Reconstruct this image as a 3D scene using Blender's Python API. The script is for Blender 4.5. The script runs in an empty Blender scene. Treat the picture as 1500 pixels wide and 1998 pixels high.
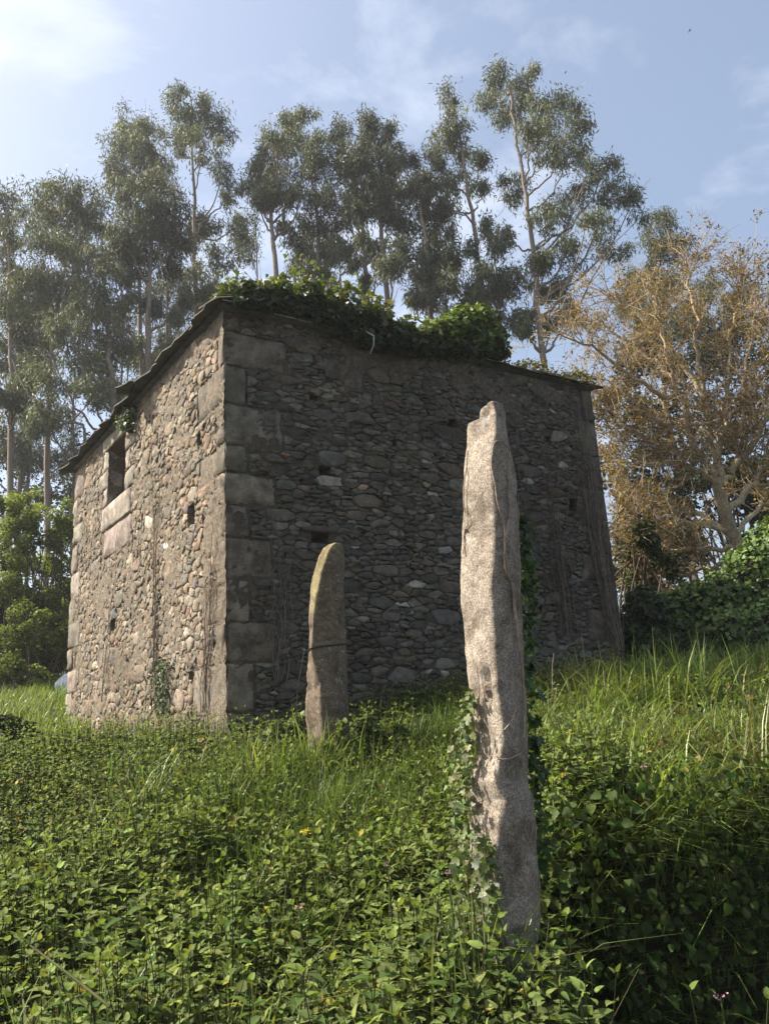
import bpy, math, random
import numpy as np
from mathutils import Matrix, Vector, noise as mnoise

# ------------------------------------------------------------------ camera, sky, sun, exposure
scene = bpy.context.scene
col = scene.collection
PW, PH, F = 1500.0, 1998.0, 1560.0            # photograph size and focal length in its pixels
_up = np.array([-355.0, -6000.0, 1560.0]); _up /= np.linalg.norm(_up)
_y = np.array([0, 0, 1.0]); _y = _y - (_y @ _up) * _up; _y /= np.linalg.norm(_y)
_x = np.cross(_y, _up)
if _x[0] < 0: _x = -_x
RC = np.stack([_x, _y, _up])                  # camera (x right, y down, z forward) -> world; eye at the origin

cam = bpy.data.cameras.new('camera'); camo = bpy.data.objects.new('camera', cam); col.objects.link(camo)
m = np.eye(4); m[:3, 0] = RC @ [1, 0, 0]; m[:3, 1] = RC @ [0, -1, 0]; m[:3, 2] = RC @ [0, 0, -1]
camo.matrix_world = Matrix(m.tolist())
cam.sensor_fit = 'VERTICAL'; cam.sensor_height = 36.0; cam.lens = F / PH * 36.0
cam.clip_start = 0.05; cam.clip_end = 3000
scene.camera = camo

SUN_AZ, SUN_EL = math.radians(-83), math.radians(47)
world = bpy.data.worlds.new('World'); scene.world = world; world.use_nodes = True
nt = world.node_tree; N_ = nt.nodes; L_ = nt.links
bg = N_['Background']; bg.inputs['Strength'].default_value = 0.096
sky = N_.new('ShaderNodeTexSky'); sky.sky_type = 'NISHITA'; sky.sun_disc = False
sky.sun_elevation = SUN_EL; sky.sun_rotation = SUN_AZ
sky.air_density = 1.0; sky.dust_density = 3.6; sky.ozone_density = 1.0
tc = N_.new('ShaderNodeTexCoord')
mp = N_.new('ShaderNodeMapping'); mp.inputs['Scale'].default_value = (2.2, 2.2, 4.5); mp.inputs['Location'].default_value = (5.3, 2.4, 0.7)
ns = N_.new('ShaderNodeTexNoise'); ns.inputs['Scale'].default_value = 1.25; ns.inputs['Detail'].default_value = 7; ns.inputs['Roughness'].default_value = 0.58; ns.inputs['Distortion'].default_value = 0.5
cr = N_.new('ShaderNodeValToRGB'); cr.color_ramp.elements[0].position = 0.54; cr.color_ramp.elements[1].position = 0.86
cr.color_ramp.elements[1].color = (0.5, 0.5, 0.5, 1)
mx = N_.new('ShaderNodeMix'); mx.data_type = 'RGBA'; mx.inputs[7].default_value = (8.6, 8.8, 9.2, 1)
L_.new(tc.outputs['Generated'], mp.inputs['Vector']); L_.new(mp.outputs[0], ns.inputs['Vector'])
L_.new(ns.outputs['Fac'], cr.inputs[0]); L_.new(cr.outputs[0], mx.inputs[0])
veil = N_.new('ShaderNodeMix'); veil.data_type = 'RGBA'; veil.inputs[0].default_value = 0.14; veil.inputs[7].default_value = (4.6, 5.4, 6.3, 1)   # thin high haze over the whole sky
L_.new(sky.outputs[0], veil.inputs[6]); L_.new(veil.outputs[2], mx.inputs[6]); L_.new(mx.outputs[2], bg.inputs['Color'])

sun = bpy.data.lights.new('sun', 'SUN'); sun.energy = 5.0; sun.angle = math.radians(0.55); sun.color = (1.0, 0.93, 0.82)
suno = bpy.data.objects.new('sun', sun); col.objects.link(suno)
sd = Vector((math.sin(SUN_AZ) * math.cos(SUN_EL), math.cos(SUN_AZ) * math.cos(SUN_EL), math.sin(SUN_EL)))
suno.rotation_euler = sd.to_track_quat('Z', 'Y').to_euler(); suno.location = (-20, 5, 30)
vs = scene.view_settings
vs.view_transform = 'Standard'; vs.look = 'None'; vs.gamma = 1.0; vs.exposure = 1.15; vs.use_curve_mapping = False
scene.render.engine = 'CYCLES'
scene.cycles.max_bounces = 6; scene.cycles.transparent_max_bounces = 4

# ------------------------------------------------------------------ helpers
rng = np.random.default_rng(11)
random.seed(5)

def ray(u, v):
    d = RC @ np.array([u - PW / 2, v - PH / 2, F]); return d / np.linalg.norm(d)
def at(u, v, Y):
    """point on the pixel's ray at forward distance Y"""
    d = ray(u, v); return d * (Y / d[1])

def tag(o, label=None, cat=None, group=None, kind=None):
    if label: o['label'] = label
    if cat: o['category'] = cat
    if group: o['group'] = group
    if kind: o['kind'] = kind
    return o

class Geo:
    """collects blocks of vertices, equal-sided faces and vertex colours; build() links ONE mesh object"""
    def __init__(s): s.v = []; s.f = []; s.c = []; s.n = 0
    def add(s, v, f, c):
        v = np.asarray(v, np.float32).reshape(-1, 3); f = np.asarray(f, np.int32)
        c = np.asarray(c, np.float32)
        if c.ndim == 1: c = np.tile(c, (len(v), 1))
        s.v.append(v); s.f.append(f + s.n); s.c.append(c); s.n += len(v)
    def mesh(s, name, mat, smooth=False):
        me = bpy.data.meshes.new(name)
        V = np.concatenate(s.v); C = np.concatenate(s.c)
        loops = np.concatenate([f.ravel() for f in s.f]); tot = np.concatenate([np.full(len(f), f.shape[1], np.int32) for f in s.f])
        start = np.concatenate([[0], np.cumsum(tot)[:-1]]).astype(np.int32)
        me.vertices.add(len(V)); me.vertices.foreach_set('co', V.ravel())
        me.loops.add(len(loops)); me.loops.foreach_set('vertex_index', loops)
        me.polygons.add(len(tot)); me.polygons.foreach_set('loop_start', start)
        try: me.polygons.foreach_set('loop_total', tot)
        except Exception: pass
        if smooth: me.polygons.foreach_set('use_smooth', np.ones(len(tot), bool))
        a = me.color_attributes.new('col', 'FLOAT_COLOR', 'POINT')
        a.data.foreach_set('color', np.concatenate([C, np.ones((len(C), 1), np.float32)], 1).ravel())
        me.update(calc_edges=True); me.materials.append(mat)
        return me
    def build(s, name, mat, parent=None, smooth=False):
        o = bpy.data.objects.new(name, s.mesh(name, mat, smooth)); col.objects.link(o)
        if parent is not None: o.parent = parent
        return o

def empty(name, loc):
    o = bpy.data.objects.new(name, None); o.location = loc; o.empty_display_size = 0.2; col.objects.link(o)
    return o
def recentre(o, p):
    """move a mesh object's origin to p without moving its geometry"""
    me = o.data; n = len(me.vertices); a = np.empty(n * 3, np.float32); me.vertices.foreach_get('co', a)
    a = a.reshape(-1, 3) - np.asarray(p, np.float32); me.vertices.foreach_set('co', a.ravel()); me.update()
    o.location = p
def adopt(o, root):
    """parent o (geometry in world coordinates) to an Empty that stands somewhere"""
    o.parent = root; o.matrix_parent_inverse = Matrix.Translation(root.location).inverted()

def tube(pts, rad, sides=6, cap=True):
    pts = np.asarray(pts, float); n = len(pts); rad = np.broadcast_to(np.asarray(rad, float), (n,))
    t = np.gradient(pts, axis=0); t /= np.linalg.norm(t, axis=1)[:, None] + 1e-9
    ref = np.array([0.31, 0.95, 0.05]) if abs(t[0][2]) > 0.6 else np.array([0.05, 0.1, 1.0])
    a = np.cross(t, ref); a /= np.linalg.norm(a, axis=1)[:, None] + 1e-9; b = np.cross(t, a)
    th = np.arange(sides) * 2 * np.pi / sides
    v = pts[:, None] + rad[:, None, None] * (np.cos(th)[None, :, None] * a[:, None] + np.sin(th)[None, :, None] * b[:, None])
    i = np.arange(n - 1)[:, None] * sides; j = np.arange(sides)[None]; k = (j + 1) % sides
    f = np.stack([i + j, i + k, i + sides + k, i + sides + j], -1).reshape(-1, 4)
    return v.reshape(-1, 3), f

def wobble(p0, p1, n, amp, r=rng):
    t = np.linspace(0, 1, n)[:, None]; p = np.asarray(p0) * (1 - t) + np.asarray(p1) * t
    p = p + r.normal(0, amp, p.shape) * np.sin(t * np.pi) ** 0.7
    return p
def smooth_path(pts, per=4):
    """Catmull-Rom through the points"""
    P = np.asarray(pts, float); P = np.vstack([2 * P[0] - P[1], P, 2 * P[-1] - P[-2]]); out = []
    for i in range(1, len(P) - 2):
        for t in np.linspace(0, 1, per, endpoint=False):
            a, b, c, d = P[i - 1], P[i], P[i + 1], P[i + 2]
            out.append(0.5 * (2 * b + (c - a) * t + (2 * a - 5 * b + 4 * c - d) * t * t + (3 * b - a - 3 * c + d) * t ** 3))
    out.append(P[-2]); return np.array(out)

def unit(a): return a / (np.linalg.norm(a, axis=-1, keepdims=True) + 1e-9)
def scatter_template(geo, tv, tf, pos, along, normal, size, colr, width=None):
    """copies of a small leaf template (length along y, width x, normal z) into one Geo"""
    pos = np.asarray(pos, float); n = len(pos)
    if n == 0: return
    d = unit(along); s = unit(np.cross(d, normal)); nn = np.cross(s, d)
    size = np.broadcast_to(size, (n,)); width = size if width is None else np.broadcast_to(width, (n,))
    v = pos[:, None] + (s[:, None] * tv[None, :, 0:1] * width[:, None, None] + d[:, None] * tv[None, :, 1:2] * size[:, None, None]
                        + nn[:, None] * tv[None, :, 2:3] * width[:, None, None])
    k = len(tv)
    f = (tf[None] + (np.arange(n) * k)[:, None, None]).reshape(-1, tf.shape[1])
    c = np.repeat(np.asarray(colr, np.float32).reshape(-1, 3) * np.ones((n, 1), np.float32), k, 0)
    if k > 4: c = c * np.exp(rng.normal(0, .13, (len(c), 1))).astype(np.float32)
    geo.add(v.reshape(-1, 3), f, c)

# leaf templates
T_DIAMOND = (np.array([[0, 0, 0], [-.5, .45, .12], [0, 1, -.1], [.5, .45, .12]], float), np.array([[0, 3, 2], [0, 2, 1]]))
T_OVAL = (np.array([[0, 0, 0], [-.42, .28, .14], [-.36, .62, .08], [0, 1, -.28], [.36, .62, .08], [.42, .28, .14], [0, .5, 0]], float),
          np.array([[6, 0, 5], [6, 5, 4], [6, 4, 3], [6, 3, 2], [6, 2, 1], [6, 1, 0]]))
def _nettle():
    o = [(0, 0, 0)]; ri = []; le = []
    for t, w in ((.04, .22), (.10, .40), (.17, .36), (.25, .47), (.33, .40), (.42, .44), (.50, .34), (.59, .36), (.67, .25), (.76, .25), (.85, .12)):
        z = .22 * w - .35 * max(0, t - .35) ** 1.5
        ri.append((w, t, z)); le.append((-w, t, z))
    c = [(0, .25, -.02), (0, .5, -.05), (0, .75, -.12)]
    v = o + ri + [(0, 1, -.27)] + le[::-1] + c
    n = len(ri); tip = n + 1; tot = 2 * n + 2; c0, c1, c2 = tot, tot + 1, tot + 2
    f = []; ring = list(range(tot))
    def cen(y): return c0 if y < .38 else (c1 if y < .64 else c2)
    for i in range(tot):
        a, b = ring[i], ring[(i + 1) % tot]; ca, cb = cen((v[a][1] + v[b][1]) / 2), None
        f.append((ca, a, b))
    # bridge the midrib where the fan centre changes
    for i in range(tot):
        a, b = ring[i], ring[(i + 1) % tot]; e, g = cen((v[a][1] + v[b][1]) / 2), cen((v[b][1] + v[ring[(i + 2) % tot]][1]) / 2)
        if e != g: f.append((e, b, g))
    return np.array(v, float), np.array(f)
T_NETTLE = _nettle()
def _ivy():
    o = [(0, 0), (.30, -.10), (.52, .12), (.30, .36), (.42, .62), (.16, .66), (0, 1), (-.16, .66), (-.42, .62), (-.30, .36), (-.52, .12), (-.30, -.10)]
    v = [(x, y, .18 * abs(x) - .12 * y * y) for x, y in o] + [(0, .35, 0)]
    return np.array(v, float), np.array([(12, i, (i + 1) % 12) for i in range(12)])
T_IVY = _ivy()

def vcol(base, n, sv=.25, sh=.08, r=rng):
    b = np.asarray(base, float)[None] * np.exp(r.normal(0, sv, (n, 1))) * np.exp(r.normal(0, sh, (n, 3)))
    return np.clip(b, 0.002, .9)

# ------------------------------------------------------------------ materials
def new_mat(name):
    mt = bpy.data.materials.new(name); mt.use_nodes = True; nt = mt.node_tree
    return mt, nt, nt.nodes['Principled BSDF'], nt.nodes['Material Output']
def node(nt, typ, **kw):
    n = nt.nodes.new(typ)
    for k, v in kw.items():
        if k in n.inputs: n.inputs[k].default_value = v
        else: setattr(n, k, v)
    return n
def mixrgb(nt, blend, fac, a, b):
    n = nt.nodes.new('ShaderNodeMix'); n.data_type = 'RGBA'; n.blend_type = blend
    for s, val in ((0, fac), (6, a), (7, b)):
        if hasattr(val, 'is_linked') or hasattr(val, 'links'): nt.links.new(val, n.inputs[s])
        else: n.inputs[s].default_value = val if s == 0 else (*val, 1)
    return n.outputs[2]
def ramp(nt, src, p0, p1, c0=(0, 0, 0), c1=(1, 1, 1)):
    r = nt.nodes.new('ShaderNodeValToRGB'); e = r.color_ramp.elements
    e[0].position = p0; e[1].position = p1; e[0].color = (*c0, 1); e[1].color = (*c1, 1)
    nt.links.new(src, r.inputs[0]); return r.outputs[0]
def noise(nt, scale, detail=5, rough=.6, vec=None):
    n = node(nt, 'ShaderNodeTexNoise', Scale=scale, Detail=detail, Roughness=rough)
    if vec: nt.links.new(vec, n.inputs['Vector'])
    return n.outputs['Fac']

def mat_leaf(name, trans=.34, rough=.68, spec=.14, back=(1.15, 1.2, .55)):
    mt, nt, p, out = new_mat(name)
    a = node(nt, 'ShaderNodeAttribute', attribute_name='col')
    g = node(nt, 'ShaderNodeNewGeometry')
    v = noise(nt, 9.0, 3, .6, g.outputs['Position'])
    c = mixrgb(nt, 'MULTIPLY', 1.0, a.outputs['Color'], ramp(nt, v, .3, .7, (.72, .74, .7), (1.25, 1.2, 1.15)))
    nt.links.new(c, p.inputs['Base Color']); p.inputs['Roughness'].default_value = rough; p.inputs['Specular IOR Level'].default_value = spec
    t = node(nt, 'ShaderNodeBsdfTranslucent'); nt.links.new(mixrgb(nt, 'MULTIPLY', 1.0, c, back), t.inputs['Color'])
    ms = node(nt, 'ShaderNodeMixShader', Fac=trans); nt.links.new(p.outputs[0], ms.inputs[1]); nt.links.new(t.outputs[0], ms.inputs[2])
    nt.links.new(ms.outputs[0], out.inputs['Surface']); return mt
def mat_rough(name, tint=(1, 1, 1), scale=14.0, lo=(.6, .58, .55), hi=(1.35, 1.33, 1.3), bump=.5, dist=.02, rough=.92, extra=None, fine=90.0):
    """attribute colour mottled by noise, with two sizes of relief"""
    mt, nt, p, out = new_mat(name)
    a = node(nt, 'ShaderNodeAttribute', attribute_name='col'); tcn = node(nt, 'ShaderNodeNewGeometry'); vec = tcn.outputs['Position']
    n1 = noise(nt, scale, 8, .65, vec); n2 = noise(nt, fine, 4, .6, vec)
    c = mixrgb(nt, 'MULTIPLY', 1.0, a.outputs['Color'], ramp(nt, n1, .32, .68, lo, hi))
    c = mixrgb(nt, 'MULTIPLY', .8, c, ramp(nt, n2, .3, .7, (.62, .6, .58), (1.35, 1.35, 1.35)))
    c = mixrgb(nt, 'MULTIPLY', 1.0, c, tint)
    if extra: c = extra(nt, c, vec)
    nt.links.new(c, p.inputs['Base Color']); p.inputs['Roughness'].default_value = rough; p.inputs['Specular IOR Level'].default_value = .2
    h = node(nt, 'ShaderNodeMath', operation='MULTIPLY_ADD'); nt.links.new(n2, h.inputs[0]); h.inputs[1].default_value = .45; nt.links.new(n1, h.inputs[2])
    b = node(nt, 'ShaderNodeBump', Strength=bump, Distance=dist); nt.links.new(h.outputs[0], b.inputs['Height'])
    nt.links.new(b.outputs[0], p.inputs['Normal']); return mt

def ex_lichen(nt, c, vec):
    n = noise(nt, 3.2, 6, .65, vec); c = mixrgb(nt, 'MIX', ramp(nt, n, .60, .74, (0, 0, 0), (.5, .5, .5)), c, (.34, .33, .29))
    n = noise(nt, 1.1, 5, .6, vec); return mixrgb(nt, 'MULTIPLY', ramp(nt, n, .45, .70, (0, 0, 0), (.55, .55, .55)), c, (.45, .46, .40))
def ex_granite(nt, c, vec):
    v = node(nt, 'ShaderNodeTexVoronoi', Scale=170.0); nt.links.new(vec, v.inputs['Vector'])
    sp = node(nt, 'ShaderNodeSeparateColor'); nt.links.new(v.outputs['Color'], sp.inputs[0])
    c = mixrgb(nt, 'MULTIPLY', 1.0, c, ramp(nt, sp.outputs[0], .1, .9, (.62, .6, .58), (1.36, 1.35, 1.33)))
    n = noise(nt, 5.5, 6, .7, vec); c = mixrgb(nt, 'MULTIPLY', ramp(nt, n, .48, .64, (0, 0, 0), (.8, .8, .8)), c, (.42, .39, .35))
    n = noise(nt, 19, 5, .65, vec); return mixrgb(nt, 'MIX', ramp(nt, n, .60, .68, (0, 0, 0), (.6, .6, .6)), c, (.40, .40, .36))

M = {}
M['stone'] = mat_rough('rubble_stone', tint=(.95, .98, .95), extra=ex_lichen, bump=.6, dist=.03)
M['mortar'] = mat_rough('earth_mortar', tint=(.95, .98, .95), extra=ex_lichen, bump=.8, dist=.04, scale=22)
M['quoin'] = mat_rough('dressed_granite', extra=ex_lichen, bump=.7, dist=.022, scale=5.5, fine=70, lo=(.42, .41, .39), hi=(1.4, 1.37, 1.32))
M['granite'] = mat_rough('standing_granite', extra=ex_granite, bump=.7, dist=.012, scale=18, fine=150, lo=(.75, .73, .7), hi=(1.2, 1.19, 1.17))
M['slate'] = mat_rough('mossy_slate', scale=7, bump=.4, lo=(.55, .6, .5), hi=(1.4, 1.35, 1.2))
M['bark'] = mat_rough('bark', scale=20, bump=.6, dist=.02)
M['soil'] = mat_rough('soil', scale=6, bump=.8, dist=.05, rough=1)
M['leaf'] = mat_leaf('green_leaf')
M['ivy'] = mat_leaf('ivy_leaf', .24, .48, .32)
M['euc'] = mat_leaf('eucalyptus_leaf', .28, .55, .3, (1.1, 1.15, .7))
M['grass'] = mat_leaf('grass_blade', .35, .42, .4)
M['dry'] = mat_leaf('brown_bud', .3, .8, .1, (1.1, 1.0, .6))
M['plastic'] = mat_rough('pale_plastic', scale=3, bump=.25, dist=.08, rough=.35, lo=(.85, .87, .9), hi=(1.05, 1.05, 1.05))
M['wire'] = mat_rough('rusty_wire', rough=.6)
M['petal'] = mat_leaf('petal', .3, .6, .2, (1, 1, 1))
# ------------------------------------------------------------------ ground
def sstep(t): t = np.clip(t, 0, 1); return t * t * (3 - 2 * t)
def ground(x, y):
    x = np.asarray(x, float); y = np.asarray(y, float)
    g = np.interp(y, [-200, -6, 0, 2, 3.9, 5.5, 7.2, 8.6, 12, 16, 30, 60, 400], [-4, -1.75, -1.68, -1.66, -1.47, -.98, -.44, -.10, .26, .75, 2.0, 3.2, 6])
    g = g + .06 * np.clip(x, -9, 9) * sstep((y - 1) / 6)
    edge = 4.2 + .42 * (x - .5) + .10 * np.sin(x * 3.1)
    s = sstep((x - .60) / .22) * (1 - sstep((x - 7) / 3)); t = sstep((y - edge + .06) / .22)
    g = g + s * (t * .36 * (1 - sstep((y - 4.5) / 3.5)) - (1 - t) * 1.05 * sstep((y + 1) / 3))
    g = g + .05 * np.sin(1.7 * x + .6 * y) * np.sin(.9 * y - .5 * x + 1) * sstep(y / 3)
    g = g + .17 * np.exp(-((x - .38) ** 2 + (y - 3.75) ** 2) / .22) + .5 * np.exp(-((x + 7.5) ** 2 + (y - 15.5) ** 2) / 5.1)
    return g
def axis_pts(lo, hi, fine_lo, fine_hi, step):
    a = np.arange(fine_lo, fine_hi, step); k = np.geomspace(1, 40, 26) - 1
    return np.concatenate([(fine_lo - (fine_lo - lo) * k / k[-1])[::-1][:-1], a, fine_hi + (hi - fine_hi) * k / k[-1]])
gx = axis_pts(-500, 500, -12, 12, .16); gy = axis_pts(-200, 900, -2, 22, .16)
XX, YY = np.meshgrid(gx, gy); ZZ = ground(XX, YY) + rng.normal(0, .012, XX.shape)
g = Geo(); nx, ny = len(gx), len(gy)
ii, jj = np.meshgrid(np.arange(nx - 1), np.arange(ny - 1)); b0 = jj * nx + ii
g.add(np.stack([XX, YY, ZZ], -1), np.stack([b0, b0 + 1, b0 + nx + 1, b0 + nx], -1).reshape(-1, 4), (.045, .042, .022))
tag(g.build('ground', M['soil'], smooth=True), kind='structure')

# ------------------------------------------------------------------ stone house
HC = np.array([-1.711, 8.324]); AU, AV = math.radians(-34.94), math.radians(58.19)
U2 = np.array([math.sin(AU), math.cos(AU)]); V2 = np.array([math.sin(AV), math.cos(AV)])
LU, LV, ZT, ZB = 6.69, 5.83, 4.68, -.75
def hp(u, v, z):
    """house coordinates (u along the sunlit wall, v along the shaded wall) to world"""
    u, v, z = np.broadcast_arrays(np.asarray(u, float), np.asarray(v, float), np.asarray(z, float))
    return np.stack([HC[0] + U2[0] * u + V2[0] * v, HC[1] + U2[1] * u + V2[1] * v, z], -1)
def wall_px(wall, px, py, off=0.0):
    """where the pixel's ray meets a wall: (distance along it, height)"""
    d = ray(px, py); ax = U2 if wall == 'L' else V2; o = HC - (V2 if wall == 'L' else U2) * off
    A = np.array([[d[0], -ax[0]], [d[1], -ax[1]]]); k, s = np.linalg.solve(A, o)
    return s, d[2] * k
house = empty('stone_house', (HC[0], HC[1], float(ground(HC[0], HC[1]))))
tag(house, 'roofed rubble stone house with granite corner blocks and ivy along its eaves', 'house')

def wall_xyz(wall, s, z, n):
    return hp(s, -np.asarray(n), z) if wall == 'L' else hp(-np.asarray(n), s, z)

# ---- dressed blocks: skewed boxes with worn edges
def block_mesh(u0, u1, v0, v1, z0, z1, colr, r, rough=.008, div=5, name='quoin', mat=None, bevel=.014):
    n = div + 1; vs_, fs = [], []; c = np.array([(u0 + u1) / 2, (v0 + v1) / 2, (z0 + z1) / 2]); h = np.array([u1 - u0, v1 - v0, z1 - z0]) / 2
    q = np.unique(np.concatenate([[-1, 1], np.linspace(-.86, .86, n - 2)])); idx = {}
    for ax in range(3):
        for sgn in (-1, 1):
            for i in range(n - 1):
                for j in range(n - 1):
                    f = []
                    for a, b in ((i, j), (i + 1, j), (i + 1, j + 1), (i, j + 1)):
                        p = np.zeros(3); p[ax] = sgn; p[(ax + 1) % 3] = q[a]; p[(ax + 2) % 3] = q[b]
                        key = tuple(np.round(p, 4))
                        if key not in idx: idx[key] = len(vs_); vs_.append(p)
                        f.append(idx[key])
                    fs.append(f if sgn > 0 else f[::-1])
    P = np.array(vs_)
    e = np.sort(np.abs(P), 1); edge = (e[:, 1] > .99)         # on an edge: pull in
    Q = c + P * h
    Q = Q - np.sign(P) * (np.abs(P) > .99) * edge[:, None] * np.minimum(bevel, h * .2) * r.uniform(.4, 1.3, (len(P), 1))
    Q += r.normal(0, rough, Q.shape)
    W = hp(Q[:, 0], Q[:, 1], Q[:, 2]); cw = hp(*c)
    g = Geo(); g.add(W - cw, np.array(fs), colr); me = g.mesh(name, mat or M['quoin'])
    o = bpy.data.objects.new(name, me); col.objects.link(o); o.location = cw
    return o
def block(parent, *a, **k):
    o = block_mesh(*a, **k); o.parent = parent
    if parent is house: o.matrix_parent_inverse = Matrix.Translation(house.location).inverted()
    return o

rq = np.random.default_rng(3)
def qcol(b): return np.array(b) * rq.uniform(.75, 1.2) * rq.uniform(.96, 1.04, 3)
rectsL, rectsR = [], []
# near corner: heights of the joints, reach on the shaded and on the sunlit face, from the photograph
jy = [600, 645, 710, 785, 865, 920, 982, 1047, 1127, 1213, 1293, 1392, 1450]
zc = [wall_px('R', 438, y)[1] for y in jy]; zc[0] = ZT - .01; zc[-1] = ZB + .3
rx = [467, 558, 480, 551, 482, 536, 486, 530, 487, 540, 496, 470]
lx = [394, 426, 388, 424, 392, 422, 400, 424, 396, 420, 378, 400]
for k in range(len(jy) - 1):
    ym = (jy[k] + jy[k + 1]) / 2; b = wall_px('R', rx[k], ym)[0]; a = wall_px('L', lx[k], ym + 15)[0]
    z1, z0 = zc[k] - .004, zc[k + 1] + .004; pr = rq.uniform(.001, .009)
    block(house, -pr, a, -pr, b, z0, z1, qcol((.172, .145, .116)), rq)
    rectsL.append((-.1, a + .015, z0 - .01, z1 + .01)); rectsR.append((-.1, b + .015, z0 - .01, z1 + .01))
# far corner of the sunlit wall and far corner of the shaded wall
z = ZT - .01; k = 0
while z > -.2:
    h = rq.uniform(.36, .56); a = (.62, .34)[k % 2] * rq.uniform(.85, 1.15); pr = rq.uniform(.01, .025)
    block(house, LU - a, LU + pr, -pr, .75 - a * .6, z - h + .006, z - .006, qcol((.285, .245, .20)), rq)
    rectsL.append((LU - a - .015, LU + 1, z - h, z)); z -= h; k += 1
z = ZT - .01; k = 0
while z > -.1:
    h = rq.uniform(.38, .60); a = (.28, .50)[k % 2] * rq.uniform(.7, 1.3); pr = rq.uniform(.002, .010)
    block(house, -pr, .85 - a * .6, LV - a, LV + pr, z - h + .006, z - .006, qcol((.122, .102, .083)), rq)  # block colour kept close to the wall's painted-in shade
    rectsR.append((LV - a - .015, LV + 1, z - h, z)); z -= h; k += 1

# ---- window in the sunlit wall: opening, jambs, lintel, two courses of sill panel
wu0, wz0 = wall_px('L', 245, 959); wu1, _ = wall_px('L', 212, 985); wz1 = wall_px('L', 245, 847)[1]
wz1 = min(wz1, ZT - .24)
win = empty('window', (0, 0, 0)); adopt(win, house)
win.matrix_parent_inverse = Matrix.Translation(house.location).inverted()
wc = (.31, .27, .225)
zs = [wz0, wall_px('L', 245, 1008)[1], wall_px('L', 250, 1063)[1]]
block(win, wu0 - .3, wu1 + .30, -.03, .5, wz0 - (zs[0] - zs[1]) + .005, wz0, qcol(wc), rq, name='sill')
block(win, wu0 - .33, wu1 + .16, -.02, .4, zs[2] + .005, zs[1] - .005, qcol(wc), rq, name='sill')
zz = np.linspace(wz0, wz1, 4)
for k in range(3):
    a = (.46, .26, .50)[k]; block(win, wu0 - a, wu0 - .002, -.018, .5, zz[k] + .006, zz[k + 1] - .004, qcol(wc), rq, name='jamb')
    rectsL.append((wu0 - a - .01, wu0, zz[k], zz[k + 1]))
    a = (.26, .52, .24)[k]; block(win, wu1 + .002, wu1 + a, -.018, .5, zz[k] + .006, zz[k + 1] - .004, qcol(wc), rq, name='jamb')
    rectsL.append((wu1, wu1 + a + .01, zz[k], zz[k + 1]))
block(win, wu0 - .42, wu1 + .38, -.024, .5, wz1 + .005, ZT - .02, qcol(wc), rq, name='lintel')
# old timber casing left in the opening
for uu in (wu0 + .015, wu1 - .075):
    block(win, uu, uu + .06, .20, .28, wz0 + .01, wz1 - .005, (.075, .058, .045), rq, name='casing_post', mat=M['bark'], rough=.003, bevel=.006)
block(win, wu0 + .08, wu1 - .08, .20, .28, wz1 - .075, wz1 - .006, (.075, .058, .045), rq, name='casing_head', mat=M['bark'], rough=.003, bevel=.006)
rectsL += [(wu0 - .42, wu1 + .40, wz1, ZT), (wu0 - .34, wu1 + .31, zs[2], wz0), (wu0, wu1, wz0, wz1)]

# ---- holes: putlog sockets and lost stones (centre pixel, size in metres)
holesL = [(375, 1004, .22, .24), (222, 1219, .26, .15), (391, 856, .10, .12), (375, 1318, .12, .10)]
holesR = [(882, 826, .13, .11), (634, 918, .15, .10), (625, 1049, .20, .13), (1068, 858, .10, .10), (1118, 985, .14, .18), (769, 864, .05, .09), (612, 775, .10, .05), (640, 1395, .16, .07)]
def hrects(wall, hs):
    out = []
    for px, py, w, h in hs:
        s, z = wall_px(wall, px, py); out.append((s - w / 2, s + w / 2, z - h / 2, z + h / 2))
    return out
hL, hR = hrects('L', holesL), hrects('R', holesR)

# ---- earth mortar bed of each wall, uneven, with the holes sunk into it
def wall_bed(wall, L, holes, through, colr, n0):
    us = np.concatenate([np.linspace(0, L, int(L / .042)), *[r[:2] for r in holes + through]])
    zs_ = np.concatenate([np.linspace(ZB, ZT, int((ZT - ZB) / .042)), *[r[2:] for r in holes + through]])
    us = np.unique(np.round(us, 4)); zs_ = np.unique(np.round(zs_, 4)); nu, nz = len(us), len(zs_)
    S, Z = np.meshgrid(us, zs_); r = np.random.default_rng(9)
    lo_ = np.array([mnoise.fractal(Vector((s * 1.6, z_ * 1.6, 5 + n0 * 50)), .9, 2.1, 4) for s, z_ in zip(S.ravel(), Z.ravel())]).reshape(S.shape)
    D = n0 + r.normal(0, .007, S.shape) + .020 * lo_
    i, j = np.meshgrid(np.arange(nu - 1), np.arange(nz - 1)); cs = (us[i] + us[i + 1]) / 2; cz = (zs_[j] + zs_[j + 1]) / 2
    keep = np.ones(cs.shape, bool)
    for a, b, c, d in holes + through: keep &= ~((cs > a) & (cs < b) & (cz > c) & (cz < d))
    q = (j * nu + i)[keep]
    g = Geo(); g.add(wall_xyz(wall, S, Z, D).reshape(-1, 3), np.stack([q, q + 1, q + nu + 1, q + nu], -1), colr)
    for rects, depth, back in ((holes, .38, True), (through, .62, False)):
        for a, b, c, d in rects:
            p = [wall_xyz(wall, s, z_, n) for n in (n0 + .012, -depth) for s, z_ in ((a, c), (b, c), (b, d), (a, d))]
            f = [[0, 1, 5, 4], [1, 2, 6, 5], [2, 3, 7, 6], [3, 0, 4, 7]] + ([[4, 5, 6, 7]] if back else [])
            g.add(np.array(p), np.array(f), np.array(colr) * .8)
    o = g.build('wall', M['mortar']); adopt(o, house); return o
wallL = wall_bed('L', LU, hL, [(wu0, wu1, wz0, wz1)], (.215, .173, .134), .002)
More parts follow.
